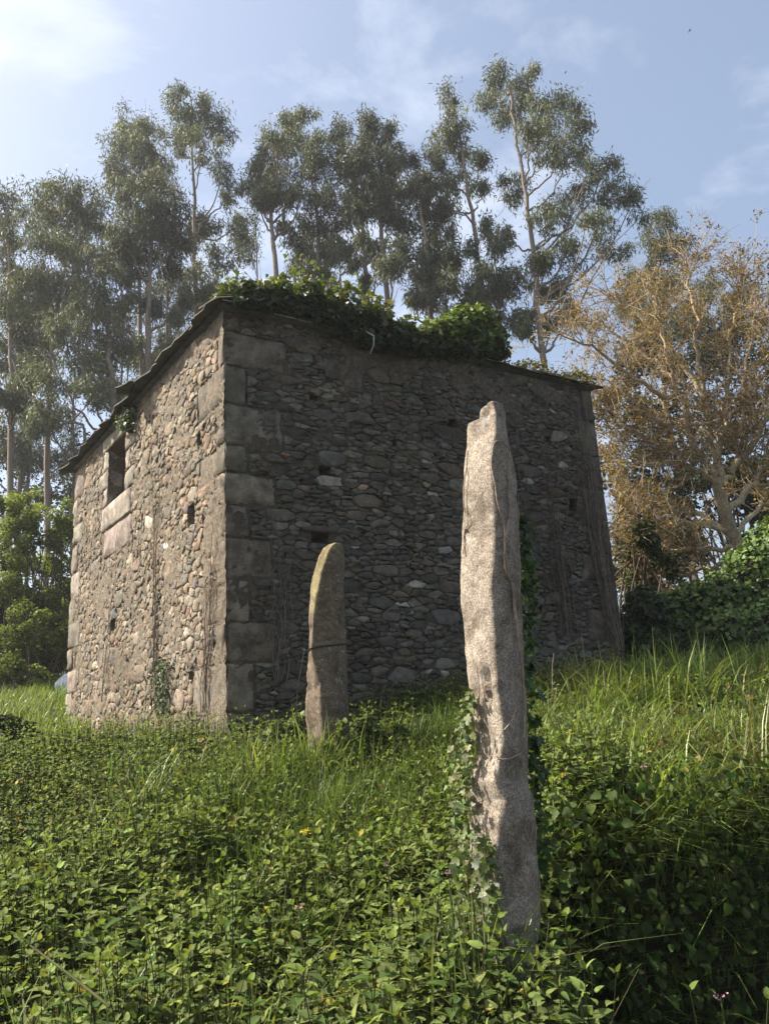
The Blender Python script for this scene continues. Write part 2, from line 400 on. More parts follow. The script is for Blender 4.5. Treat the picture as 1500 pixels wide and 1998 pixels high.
wallR = wall_bed('R', LV, hR, [], (.092, .075, .060), -.009)  # mortar toned down along with the darkened stones of the shaded wall
# the two walls that face away
for a, b in (((LU, 0), (LU, LV)), ((0, LV), (LU, LV))):
    p = [hp(*a, ZB), hp(*b, ZB), hp(*b, ZT), hp(*a, ZT)]; g = Geo(); g.add(np.array(p), np.array([[0, 1, 2, 3]]), (.22, .19, .16)); adopt(g.build('wall', M['mortar']), house)

# ---- rubble: non-overlapping discs, power diagram, each cell one stone
def rubble(L, z0, z1, stretch, radii, seed):
    r = np.random.default_rng(seed); pts = np.zeros((0, 2)); rad = np.zeros(0); LS = L / stretch
    for R, tries in radii:
        for _ in range(tries):
            q = np.array([r.uniform(0, LS), r.uniform(z0, z1)]); rr = R * r.uniform(.8, 1.2)
            if len(rad) == 0 or np.all(np.hypot(*(pts - q).T) > (rad + rr) * .93):
                pts = np.vstack([pts, q]); rad = np.append(rad, rr)
    D2 = ((pts[:, None] - pts[None]) ** 2).sum(-1); cells = []
    K = min(26, len(pts) - 1); near = np.argsort(D2, 1)[:, 1:K + 1]
    for i in range(len(pts)):
        p = [(0, z0), (LS, z0), (LS, z1), (0, z1)]
        R0 = rad[i] * 3.0 + .05; cx, cy = pts[i]
        p = [(max(0, cx - R0), max(z0, cy - R0)), (min(LS, cx + R0), max(z0, cy - R0)), (min(LS, cx + R0), min(z1, cy + R0)), (max(0, cx - R0), min(z1, cy + R0))]
        for j in near[i]:
            n = pts[j] - pts[i]; d = (pts[j] @ pts[j] - rad[j] ** 2 - pts[i] @ pts[i] + rad[i] ** 2) / 2
            p = clip(p, n, d)
            if len(p) < 3: break
        if len(p) >= 3: cells.append(np.array(p) * [stretch, 1])
    return cells
def clip(p, n, d):
    out = []
    for k in range(len(p)):
        a, b = p[k], p[(k + 1) % len(p)]; fa = n[0] * a[0] + n[1] * a[1] - d; fb = n[0] * b[0] + n[1] * b[1] - d
        if fa <= 0: out.append(a)
        if (fa < 0 < fb) or (fb < 0 < fa):
            t = fa / (fa - fb); out.append((a[0] + (b[0] - a[0]) * t, a[1] + (b[1] - a[1]) * t))
    return out
def area(p): p = np.asarray(p); x, y = p[:, 0], p[:, 1]; return .5 * abs(np.dot(x, np.roll(y, -1)) - np.dot(y, np.roll(x, -1)))
def cut_rects(cells, rects):
    out = []
    for p in cells:
        p = [tuple(q) for q in p]; a0 = area(p)
        for (ra, rb, rc, rd) in rects:
            P = np.array(p); lo, hi = P.min(0), P.max(0)
            if hi[0] <= ra or lo[0] >= rb or hi[1] <= rc or lo[1] >= rd: continue
            best = []
            for n, d in (((1, 0), ra), ((-1, 0), -rb), ((0, 1), rc), ((0, -1), -rd)):
                c = clip(p, n, d)
                if len(c) >= 3 and area(c) > (area(best) if best else 0): best = c
            p = best
            if not p: break
        if p and area(p) > .0009 and area(p) > .12 * a0: out.append(np.array(p))
    return out
def stone_geo(p, r, joint, proud, nmax=11):
    """rings of one stone in wall coordinates (s, z, n)"""
    c = p.mean(0); q = []
    for k in range(len(p)):                                   # one corner-cutting pass
        a, b = p[k], p[(k + 1) % len(p)]; w = r.uniform(.03, .15); q += [a * (1 - w) + b * w, a * w + b * (1 - w)]
    q = np.array(q)
    if len(q) > nmax: q = q[np.sort(r.permutation(len(q))[:nmax])]
    dist = np.linalg.norm(q - c, axis=1, keepdims=True); q = c + (q - c) * np.clip((dist - joint) / dist, .3, 1)
    q += r.normal(0, .006, q.shape); n = len(q); ext = np.sqrt(area(p))
    pr = proud * r.uniform(.2, 1.5); tilt = r.normal(0, .06, 2)
    def lift(x, base): return base + (x - c) @ tilt + r.normal(0, .003 + .010 * ext, len(x))
    r1 = c + (q - c) * .97; r2 = c + (q - c) * r.uniform(.74, .92, (n, 1)); cc = (c + r.normal(0, .1 * ext, 2))[None]
    V = np.concatenate([np.c_[q, np.full(n, -.05)], np.c_[r1, lift(r1, pr * .5)], np.c_[r2, lift(r2, pr)], np.c_[cc, lift(cc, pr * 1.1)]])
    k = np.arange(n); k2 = (k + 1) % n
    quads = np.concatenate([np.stack([k + n * t, k2 + n * t, k2 + n * (t + 1), k + n * (t + 1)], -1) for t in (0, 1)])
    tris = np.stack([k + 2 * n, k2 + 2 * n, np.full(n, 3 * n)], -1)
    return V, quads, tris
def lay_wall(wall, wobj, cells, pal, accents, joint, proud, seed, n_single, plaster=None, sv=.14):
    r = np.random.default_rng(seed); cen = np.array([p.mean(0) for p in cells]); A = np.array([area(p) for p in cells])
    C = np.array(pal)[r.integers(0, len(pal), len(cells))] * np.exp(r.normal(0, sv, (len(cells), 1))) * np.exp(r.normal(0, .025, (len(cells), 3)))
    for px, py, cc in accents:
        s = np.array(wall_px(wall, px, py)); k = np.argmin(((cen - s) ** 2).sum(1)); C[k] = cc
    single = set(np.argsort(-A * np.where(cen[:, 1] > -.2, 1, 0))[:n_single].tolist()); rest = Geo()
    for k, p in enumerate(cells):
        pr = proud * (plaster(cen[k]) if plaster else 1.0)
        V, q, t = stone_geo(p, r, joint, pr); W = wall_xyz(wall, V[:, 0], V[:, 1], V[:, 2])
        if k in single:
            cw = wall_xyz(wall, cen[k][0], cen[k][1], 0.0); g = Geo(); g.add(W - cw, q, C[k]); g.v.append(np.zeros((0, 3), np.float32)); g.c.append(np.zeros((0, 3), np.float32)); g.f.append(t.astype(np.int32))
            o = bpy.data.objects.new('stone', g.mesh('stone', M['stone'])); col.objects.link(o); o.location = cw; o.parent = wobj
        else:
            rest.add(W, q, C[k]); rest.f.append((t + rest.n - len(W)).astype(np.int32))
    o = rest.build('rubble', M['stone'], wobj); o['kind'] = 'stuff'

cells = rubble(LU, ZB + .2, ZT, 1.45, [(.13, 40), (.085, 260), (.055, 1800), (.036, 8000), (.022, 9000)], 21)
cells = cut_rects(cells, rectsL + hL)
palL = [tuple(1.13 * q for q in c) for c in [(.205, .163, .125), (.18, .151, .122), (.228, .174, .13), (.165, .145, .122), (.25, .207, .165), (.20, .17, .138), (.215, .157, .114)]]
accL = [(323, 1073, (.72, .69, .64)), (293, 1028, (.52, .46, .4)), (283, 1195, (.5, .45, .4)), (222, 1262, (.42, .27, .19)), (334, 1200, (.46, .33, .27)), (360, 1018, (.47, .36, .28)), (392, 1005, (.42, .3, .21)), (220, 1208, (.2, .2, .2)), (364, 1232, (.5, .42, .36))]
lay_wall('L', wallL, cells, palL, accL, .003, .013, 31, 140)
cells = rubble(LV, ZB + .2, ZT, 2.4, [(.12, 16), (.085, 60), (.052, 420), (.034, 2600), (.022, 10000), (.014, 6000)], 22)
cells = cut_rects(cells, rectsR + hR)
palR = [(.105, .09, .074), (.098, .09, .08), (.116, .094, .076), (.086, .080, .071), (.14, .122, .103), (.096, .084, .07), (.112, .103, .091), (.165, .146, .125), (.122, .095, .075)]  # darker stone than palL, lowered further to paint in this wall's shade
pale = (.40, .36, .32)
accR = [(652, 943, (.36, .31, .28)), (825, 898, (.36, .30, .265)), (842, 945, pale), (868, 1080, (.27, .265, .26)), (803, 1142, pale), (833, 1308, (.3, .26, .235)), (535, 1362, (.30, .235, .20)), (1062, 912, pale), (1098, 906, pale), (548, 893, (.36, .19, .13)), (715, 957, (.36, .22, .17)), (600, 957, (.27, .185, .15)), (775, 1180, pale), (700, 1061, (.34, .33, .32)), (838, 965, pale), (615, 757, (.2, .155, .13)), (660, 755, (.22, .15, .12)), (683, 753, (.24, .17, .13)), (870, 1330, pale), (1035, 938, (.3, .3, .29)), (1015, 835, (.26, .23, .2))]
def plaster(c): return .25 if c[1] > 3.9 + .25 * math.sin(c[0] * 3) else 1.0
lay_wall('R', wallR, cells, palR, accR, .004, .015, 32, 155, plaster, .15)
# old render still sticking to the head of the shaded wall: an uneven skin
r = np.random.default_rng(8); us = np.linspace(.30, LV - .45, 110); zs_ = np.linspace(3.25, ZT - .005, 34); S, Z = np.meshgrid(us, zs_)
low = 4.22 + .22 * np.sin(us * 2.6 + .5) + .14 * np.sin(us * 7.1) + r.normal(0, .05, len(us)); low[:12] += .1
D = .016 + .014 * np.array([[mnoise.noise(Vector((s * 5, z_ * 5, 3))) for s, z_ in zip(a, b)] for a, b in zip(S, Z)]) + r.normal(0, .003, S.shape)
cs = (S[1:, 1:] + S[:-1, :-1]) / 2; cz = (Z[1:, 1:] + Z[:-1, :-1]) / 2
hole = np.array([[mnoise.noise(Vector((s * 3.2, z_ * 4.2, 9))) for s, z_ in zip(a, b)] for a, b in zip(cs, cz)])
keep = (cz > (low[1:] + low[:-1])[None] / 2) & (hole < .12)
for a, b, c_, d_ in rectsR: keep &= ~((cs > a) & (cs < b) & (cz > c_ - .02) & (cz < d_ + .02))
i, j = np.meshgrid(np.arange(len(us) - 1), np.arange(len(zs_) - 1)); q = (j * len(us) + i)[keep]
g = Geo(); g.add(wall_xyz('R', S, Z, D).reshape(-1, 3), np.stack([q, q + 1, q + len(us) + 1, q + len(us)], -1), vcol((.125, .102, .084), S.size, .2, .05, r))
o = g.build('old_render', M['mortar'], wallR); tag(o, 'brown remains of render under the eaves')
mdm = o.modifiers.new('thickness', 'SOLIDIFY'); mdm.thickness = .03; mdm.offset = -1

# ---- roof: hipped slate roof, courses of slabs along the two visible eaves
g = Geo(); e0 = ZT + .02; OV = .07; rise = 1.15; cu, cv = LU / 2, LV / 2
P = [hp(-OV, -OV, e0), hp(LU + OV, -OV, e0), hp(LU + OV, LV + OV, e0), hp(-OV, LV + OV, e0)]
P += [p + np.array([0, 0, .04]) for p in P] + [hp(cu - .5, cv, e0 + rise), hp(cu + .5, cv, e0 + rise)]
g.add(np.array(P), np.array([[0, 3, 2, 1], [0, 1, 5, 4], [1, 2, 6, 5], [2, 3, 7, 6], [3, 0, 4, 7]]), (.07, .068, .062))
g.f += [np.array([[4, 5, 9, 8], [6, 7, 8, 9]]), np.array([[5, 6, 9], [7, 4, 8]])]
roof = g.build('roof', M['slate']); adopt(roof, house)
rs = np.random.default_rng(14); proto = []
for k in range(6):
    w, d, t = .5, .5, .5; n = 7; g = Geo(); xs = np.linspace(-w, w, n); fr = -.5 + rs.normal(0, .045, n); fr[0] += .08; fr[-1] += .08
    top = [(x, y, .5) for x, y in zip(xs, fr)] + [(x, .5, .5) for x in xs]; bot = [(x, y, -.5) for x, y, _ in top]; f = []
    for q in range(n - 1):
        f += [[q, q + 1, n + q + 1, n + q], [2 * n + q + 1, 2 * n + q, 3 * n + q, 3 * n + q + 1], [q + 1, q, 2 * n + q, 2 * n + q + 1], [n + q, n + q + 1, 3 * n + q + 1, 3 * n + q]]
    f += [[0, n, 3 * n, 2 * n], [2 * n - 1, n - 1, 3 * n - 1, 4 * n - 1]]
    g.add(np.array(top + bot), np.array(f), np.array((.075, .073, .066)) * rs.uniform(.8, 1.25)); proto.append(g.mesh('slate', M['slate']))
def slate(s, n, z, w, d, t, wall, tilt, yaw):
    o = bpy.data.objects.new('slate', proto[rs.integers(6)]); col.objects.link(o); o.parent = roof
    c = wall_xyz(wall, s, z, n); ax = U2 if wall == 'L' else V2; nrm = -(V2 if wall == 'L' else U2)
    X = np.array([ax[0], ax[1], 0]); Yv = np.array([-nrm[0], -nrm[1], 0]); Yv = Yv - X * (X @ Yv); Yv /= np.linalg.norm(Yv)
    Yv = Yv * math.cos(tilt) + np.array([0, 0, math.sin(tilt)]); Zv = np.cross(X, Yv)
    if Zv[2] < 0: X = -X; Zv = np.cross(X, Yv)
    mt = np.eye(4); mt[:3, 0] = X * w; mt[:3, 1] = Yv * d; mt[:3, 2] = Zv * t; mt[:3, 3] = c
    o.matrix_basis = Matrix(mt.tolist()) @ Matrix.Rotation(yaw, 4, 'Z')
for wall, L, ov, layers in (('L', LU, .21, 2), ('R', LV, .12, 2)):
    for ly in range(layers):
        s = -.10 + .1 * ly
        while s < L - .12:
            w = rs.uniform(.55, 1.1); d = rs.uniform(.55, .7); sag = .015 * math.sin(s * 1.3) * (wall == 'L')
            slate(s + w / 2, ov + rs.normal(0, .014) - d / 2 - .06 * ly, ZT + .045 + .036 * ly + sag + rs.normal(0, .006) + d / 2 * .30, w * 1.05, d, rs.uniform(.020, .034), wall, .28 + rs.normal(0, .012), rs.normal(0, .05))
            s += w
for px, py in ((243, 775),):          # slabs that have slipped and stick out
    s, z = wall_px('L', px, py, .3); slate(s, .06, ZT + .13, .5, .6, .03, 'L', .25, rs.normal(0, .1))
# ------------------------------------------------------------------ standing stones
def standing_stone(name, prof, Yd, depth, root_z, colr, seed, notch=None, lichen=None, label='', lean=0.0):
    """prof rows: pixel y, left edge, arris, right edge; the arris is the nearest line of the stone"""
    r = np.random.default_rng(seed); prof = np.array(prof, float); depth0 = depth; ys = np.unique(np.concatenate([np.linspace(prof[0, 0], prof[-1, 0], 120), prof[:, 0]]))
    Lx, Mx, Rx = (np.interp(ys, prof[:, 0], prof[:, k]) for k in (1, 2, 3)); rings = []; cols = []
    cx0 = (Lx + Rx) / 2
    for y, l, mm, rr in zip(ys, Lx, Mx, Rx):
        z = at((l + rr) / 2, y, Yd)[2]
        depth = depth0 * float(np.interp(y - prof[0, 0], [0, 12, 40, 90], [.3, .5, .8, 1]))
        pl = at(l, y, Yd + depth * .42)[0]; pm = at(mm, y, Yd - depth * .30)[0]; pr = at(rr, y, Yd + depth * .35)[0]
        key = np.array([[pl, Yd + depth * .42], [pl * .45 + pm * .55, Yd - depth * .02], [pm, Yd - depth * .30], [pm * .5 + pr * .5, Yd - depth * .10],
                        [pr, Yd + depth * .35], [pr * .7 + pl * .3, Yd + depth * .85], [pl * .75 + pr * .25, Yd + depth * .82]])
        P = []
        n = len(key)
        for k in range(n):
            a, b, c, d = key[k - 1], key[k], key[(k + 1) % n], key[(k + 2) % n]
            for t in (0, .25, .5, .75):
                cr_ = .5 * (2 * b + (c - a) * t + (2 * a - 5 * b + 4 * c - d) * t * t + (3 * b - a - 3 * c + d) * t ** 3)
                P.append(.45 * cr_ + .55 * (b * (1 - t) + c * t))
        rings.append(np.c_[np.array(P), np.full(len(P), z)])
    R = np.array(rings); 
    if root_z < R[-1, 0, 2]:
        last = R[-1].copy(); last[:, 2] = root_z; R = np.concatenate([R, last[None]])
    nr, ns_, _ = R.shape
    cen = R.mean(1, keepdims=True); out = unit((R - cen) * [1, 1, 0])
    nz = np.array([mnoise.fractal(Vector(p * 3.2), 1.0, 2.1, 5) for p in R.reshape(-1, 3)]).reshape(nr, ns_, 1)
    nf = np.array([mnoise.fractal(Vector(p * np.array([26, 26, 13])), .8, 2.1, 3) for p in R.reshape(-1, 3)]).reshape(nr, ns_, 1)
    pit = np.array([mnoise.noise(Vector(p * np.array([17, 17, 9]))) for p in R.reshape(-1, 3)]).reshape(nr, ns_, 1)
    R = R + out * (nz * .014 + nf * .005 - np.clip(pit - .38, 0, 1) * .09)
    if notch: R = notch(R)
    C = np.tile(np.array(colr), (nr * ns_, 1)) * np.exp(r.normal(0, .05, (nr * ns_, 1)))
    if lichen: C = lichen(R.reshape(-1, 3), C)
    i, j = np.meshgrid(np.arange(ns_), np.arange(nr - 1)); k = (i + 1) % ns_
    f = np.stack([j * ns_ + i, (j + 1) * ns_ + i, (j + 1) * ns_ + k, j * ns_ + k], -1).reshape(-1, 4)
    g = Geo(); g.add(R.reshape(-1, 3), f, C)
    top = R[0].mean(0) + [0, 0, .012]; g.v.append(top[None].astype(np.float32)); g.c.append(np.array([C[0]], np.float32))
    g.f.append(np.array([[t, (t + 1) % ns_, nr * ns_] for t in range(ns_)], np.int32))
    o = g.build(name, M['granite'], smooth=True); recentre(o, (R[-1, :, 0].mean(), R[-1, :, 1].mean(), root_z)); tag(o, label, 'standing stone')
    return o, R
TY, SY = 3.88, 7.15
tall = [(786, 943, 960, 977), (790, 939, 962, 982), (798, 936, 964, 986), (811, 933, 967, 988), (814, 913, 968, 987), (850, 910, 970, 993), (900, 905, 961, 1000), (950, 903, 962, 1008), (1000, 903, 967, 1012),
        (1050, 901, 967, 1014), (1100, 900, 965, 1015), (1150, 901, 961, 1016), (1200, 904, 963, 1018), (1250, 908, 967, 1021), (1300, 909, 970, 1025), (1350, 914, 973, 1028), (1400, 922, 980, 1030),
        (1450, 927, 982, 1030), (1480, 930, 975, 1030), (1520, 920, 968, 1033), (1560, 915, 984, 1040), (1600, 914, 975, 1045), (1650, 915, 970, 1050), (1700, 918, 968, 1053), (1750, 936, 968, 1054),
        (1800, 950, 970, 1054), (1870, 955, 975, 1048), (1960, 958, 985, 1046)]
tall_stone, tallR = standing_stone('standing_stone', tall, TY, .30, float(ground(.42, TY)) - .3, (.285, .248, .206), 4,
    label='tall slender granite standing stone with notched top and bare vine stems')
_sm = [(1060, 662), (1080, 645), (1100, 636), (1120, 629), (1200, 613), (1280, 607), (1400, 600)]
smz = [at(x, y, 7.1)[2] for y, x in _sm][::-1]; smx = [at(x, y, 7.1)[0] for y, x in _sm][::-1]
def yl(P, C):
    d = np.clip((P[:, 2] - .75) / .5, 0, 1) * np.clip((P[:, 2] - .3), 0, 1); n = np.array([mnoise.noise(Vector(p * 11)) for p in P])
    w = np.clip((d * 1.3 + n * .8 - .1), 0, .42)[:, None] * (P[:, 0:1] < np.interp(P[:, 2], smz, smx)[:, None]); return C * (1 - w) + np.array([.30, .27, .11]) * w
small = [(1060, 640, 655, 668), (1066, 630, 648, 671), (1080, 622, 640, 672), (1100, 615, 634, 673), (1120, 608, 628, 673), (1160, 604, 618, 673), (1200, 603, 612, 673), (1240, 602, 609, 674), (1270, 602, 608, 675),
         (1290, 601, 612, 676), (1310, 598, 618, 677), (1340, 597, 625, 679), (1380, 597, 628, 681), (1420, 599, 630, 683), (1450, 600, 632, 684), (1520, 600, 632, 688)]
small_stone, smallR = standing_stone('standing_stone', small, SY, .30, float(ground(-.5, SY)) - .3, (.150, .118, .090), 6, lichen=yl,
    label='shorter brown standing stone with a wire tied round it and yellow lichen')

# wire tied round the shorter stone, its loose end hanging beside it
def ring_at(R, z, off):
    k = np.argmin(np.abs(R[:, 0, 2] - z)); P = R[k]; c = P.mean(0); d = unit((P - c) * [1, 1, 0]); return P + d * off
z0 = at(640, 1262, SY)[2]; P = ring_at(smallR, z0, .010); P = np.vstack([P, P[:1]]); P[:, 2] = z0 + .12 * (P[:, 0] - P[:, 0].mean()) + .10 * 0
g = Geo(); P = smooth_path(P, 2); g.add(*tube(P, .006, 5), (.03, .026, .022)); 
e = P[np.argmin(P[:, 0])]; 
tail = smooth_path([e, e + [-.03, -.02, .0], e + [-.055, -.03, -.12], e + [-.10, -.04, -.34], e + [-.12, -.03, -.62]], 6)
g.add(*tube(tail, .0035, 4), (.05, .045, .04)); g.add(*tube([e, e + [-.05, -.02, .02], e + [-.06, -.0, -.01]], .004, 4), (.09, .085, .08))
w = g.build('wire', M['wire']); recentre(w, e); tag(w, 'thin dark wire looped round the shorter standing stone with a hanging end', 'wire')

# bare vine stems climbing the tall stone
def tall_surface(px, py, off=.006):
    """point on the tall stone's camera side under a pixel"""
    d = ray(px, py); best = None; Rr = tallR.reshape(-1, 3); t = Rr @ d; perp = np.linalg.norm(Rr - t[:, None] * d, axis=1)
    k = np.where(perp < .022)[0]
    if len(k) == 0: k = np.argsort(perp)[:3]
    tt = t[k].min(); return d * (tt - off)
vines = [[(1022, 1440), (1024, 1380), (1018, 1300), (1008, 1230), (1002, 1180), (998, 1140), (985, 1110), (984, 1060), (982, 1020), (972, 985), (966, 950), (959, 910), (961, 880), (966, 862), (984, 862)],
         [(1012, 1270), (1007, 1210), (1000, 1150), (993, 1128), (985, 1085), (987, 1040), (994, 1000), (993, 950), (990, 925), (992, 905), (994, 880), (985, 868)],
         [(1010, 1165), (1014, 1130), (1012, 1080), (1012, 1020), (1010, 960)],
         [(990, 1065), (1003, 1045), (1012, 1038)], [(970, 1475), (975, 1482), (1000, 1478), (1020, 1465), (1026, 1440), (1022, 1420)], [(985, 1425), (1000, 1400), (1010, 1360), (1011, 1330)],
         [(1046, 1640), (1042, 1600), (1033, 1640), (1022, 1610)], [(906, 1000), (904, 960), (909, 920), (911, 880)], [(903, 1080), (905, 1040), (912, 1020), (907, 990)], [(932, 1400), (934, 1350), (930, 1300)], [(947, 1380), (944, 1340), (960, 1330)]]
vroot = None
for k, v in enumerate(vines):
    P = smooth_path([tall_surface(*q) for q in v], 4); g = Geo(); n = len(P)
    P = P + rng.normal(0, .0012, P.shape); g.add(*tube(P, np.linspace(.0062, .003, n) * (1.1 if k < 2 else .65), 5), (.32, .25, .19))
    if k == 0:
        vroot = empty('bare_vine', P[0]); tag(vroot, 'leafless pale vine stems clinging to the tall standing stone', 'vine')
    adopt(g.build('stem', M['bark']), vroot)

# ------------------------------------------------------------------ dry vine stems on the house walls
def wall_vine(wall, px0, py0, px1, py1, n_st, spread, seed, colr, rad=.006):
    r = np.random.default_rng(seed); s0, z0 = wall_px(wall, px0, py0); s1, z1 = wall_px(wall, px1, py1)
    root = empty('dry_vine', wall_xyz(wall, s0, z0, .03))
    for k in range(n_st):
        n = 16; t = np.linspace(0, r.uniform(.45, 1), n); o = r.normal(0, spread); ph = r.uniform(0, 6, 3)
        s = s0 + (s1 - s0) * t + o * (.35 + t) + .05 * np.sin(t * 7 + ph[0]) + .02 * np.sin(t * 23 + ph[1]) ; z = z0 + (z1 - z0) * t
        P = wall_xyz(wall, s, z, .045 + .012 * np.sin(t * 15 + ph[2])); g = Geo(); g.add(*tube(P, np.linspace(rad, rad * .4, n) * r.uniform(.6, 1.2), 4), np.array(colr) * r.uniform(.7, 1.3))
        for b in range(5):
            i = r.integers(2, n - 2); q = np.array([P[i], P[i] + wall_xyz(wall, 0, 0, 0) * 0]); a = r.uniform(-.35, .35); up_ = r.uniform(.15, .45)
            sb = s[i] + np.linspace(0, a, 5) + r.normal(0, .01, 5); zb = z[i] + np.linspace(0, up_, 5)
            g.add(*tube(wall_xyz(wall, sb, zb, .04), np.linspace(rad * .5, rad * .2, 5), 3), np.array(colr) * r.uniform(.7, 1.3))
        adopt(g.build('stem', M['bark']), root)
    return root
br = (.125, .098, .075)
tag(wall_vine('L', 308, 1390, 312, 850, 5, .10, 1, br), 'withered dark vine stems up the middle of the sunlit wall', 'vine')
tag(wall_vine('L', 405, 1390, 412, 960, 6, .08, 2, br), 'withered vine stems over the blocks of the sunlit wall beside the near corner', 'vine')
tag(wall_vine('L', 205, 1370, 235, 1000, 4, .22, 3, br, .005), 'thin dry vine stems running up to the window panel', 'vine')
tag(wall_vine('R', 540, 1330, 535, 1000, 9, .14, 4, (.17, .15, .13), .0045), 'thin grey vine threads on the shaded wall near the house corner blocks', 'vine')
tag(wall_vine('R', 1200, 1270, 1112, 740, 26, .15, 5, (.15, .125, .10), .007), 'dense withered vine stems covering the far end of the shaded wall', 'vine')
tag(wall_vine('R', 1105, 1240, 1050, 730, 12, .18, 6, (.13, .105, .085), .007), 'dark withered vine stems rising from behind the tall stone', 'vine')
tag(wall_vine('R', 1045, 1200, 985, 720, 4, .10, 7, (.13, .105, .085), .007), 'sparse withered vine stems under the bright roof ivy', 'vine')

# ------------------------------------------------------------------ ivy over the eaves
def leaf_cloud(geo, P, N, size, colr, r, T=T_IVY, droop=.6, spread=.55):
    n = len(P); nr_ = unit(np.asarray(N) * np.ones((n, 1)) + r.normal(0, spread, (n, 3)))
    al = r.normal(0, .6, (n, 3)); al[:, 2] -= droop; al = al - nr_ * (al * nr_).sum(1, keepdims=True)
    scatter_template(geo, *T, P, al, nr_, size, colr)
r = np.random.default_rng(40)
topx = [440, 480, 520, 560, 600, 640, 680, 720, 760, 800, 840, 880, 920, 950, 980, 1005, 1020]
topy = [552, 538, 540, 548, 548, 560, 556, 568, 596, 640, 632, 620, 604, 612, 640, 672, 690]
boty = [600, 604, 606, 610, 622, 640, 660, 672, 682, 690, 690, 692, 692, 696, 706, 712, 712]
tv_ = np.array([wall_px('R', x, y, .1) for x, y in zip(topx, topy)]); bv_ = np.array([wall_px('R', x, y, .1) for x, y in zip(topx, boty)])
outR = np.array([-U2[0], -U2[1], 0.0])
ivy = empty('roof_ivy', hp(-.1, 2.3, ZT + .1)); tag(ivy, 'dark glossy ivy mat hanging over the eaves of the shaded wall', 'ivy')
n = 15000; s = r.uniform(.05, 3.95, n); zt = np.interp(s, tv_[:, 0], tv_[:, 1]); zb = np.interp(s, bv_[:, 0], bv_[:, 1])
bump = .10 * np.sin(s * 9 + 1) * np.sin(s * 4.3) + .06 * np.sin(s * 21); t = r.beta(1.1, 1.1, n); z = zb + (zt + bump - zb) * t
# above the eaves the mat lies back on the slates, below it hangs in front of the wall
above = np.clip((z - ZT) / .35, 0, 1); nn = .16 + .12 * np.sin(s * 6) * (1 - above) - .75 * above * r.uniform(0, 1, n) + r.normal(0, .05, n)
P = wall_xyz('R', s, z, np.maximum(nn, np.where(z < ZT + .02, .06, -1)))
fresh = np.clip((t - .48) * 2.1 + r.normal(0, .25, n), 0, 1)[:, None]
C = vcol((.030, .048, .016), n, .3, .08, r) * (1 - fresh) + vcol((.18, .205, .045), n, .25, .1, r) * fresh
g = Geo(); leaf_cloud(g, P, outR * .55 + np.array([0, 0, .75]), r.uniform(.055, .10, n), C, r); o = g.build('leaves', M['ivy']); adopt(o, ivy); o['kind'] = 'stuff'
g = Geo()
for k in range(60):
    s0 = r.uniform(.2, 3.8); z1 = np.interp(s0, bv_[:, 0], bv_[:, 1]); t = np.linspace(0, 1, 7)
    g.add(*tube(wall_xyz('R', s0 + .25 * t * r.normal() + r.normal(0, .015, 7), ZT + .2 + (z1 - ZT - .15) * t, .16 - .05 * t), np.linspace(.010, .004, 7), 4), (.10, .085, .065))
o = g.build('stems', M['bark']); adopt(o, ivy)
# the bright, bushy clump at the far end of the mat
bush = empty('bright_ivy_bush', hp(-.1, 3.2, ZT)); tag(bush, 'bright yellow-green bushy ivy clump standing up from the far eaves', 'ivy')
g = Geo(); n = 4200
cl = [(855, 650, 32), (895, 640, 40), (930, 632, 38), (960, 655, 32), (880, 670, 36), (925, 668, 44), (975, 680, 24), (905, 612, 22), (940, 610, 20), (838, 668, 22)]
for px, py, rr in cl:
    s, z = wall_px('R', px, py, .05); R0 = rr / F * 10.6; k = int(n * rr * rr / sum(c[2] ** 2 for c in cl)); d = unit(r.normal(0, 1, (k, 3))); q = wall_xyz('R', s, z, .02) + d * R0 * r.uniform(.55, 1.05, (k, 1))
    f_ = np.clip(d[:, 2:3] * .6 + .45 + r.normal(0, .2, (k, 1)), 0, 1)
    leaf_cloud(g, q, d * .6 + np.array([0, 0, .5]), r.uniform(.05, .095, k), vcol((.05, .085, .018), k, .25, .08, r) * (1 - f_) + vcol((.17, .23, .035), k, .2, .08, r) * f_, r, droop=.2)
o = g.build('leaves', M['ivy']); adopt(o, bush); o['kind'] = 'stuff'
# ochre moss cushions along the far eaves
g = Geo(); n = 2600; s = r.uniform(3.75, LV + .1, n); P = wall_xyz('R', s, ZT + .10 + .06 * np.sin(s * 7) + r.normal(0, .035, n) + r.uniform(0, .08, n), .14 - r.uniform(0, .45, n))
leaf_cloud(g, P, np.array([0, 0, 1.0]), r.uniform(.02, .05, n), vcol((.11, .10, .03), n, .35, .1, r), r, T=T_DIAMOND, droop=-.3)
o = g.build('moss', M['leaf']); o['kind'] = 'stuff'; recentre(o, hp(0, 4.8, ZT)); tag(o, 'ochre moss and small weeds along the far eaves slates', 'moss')
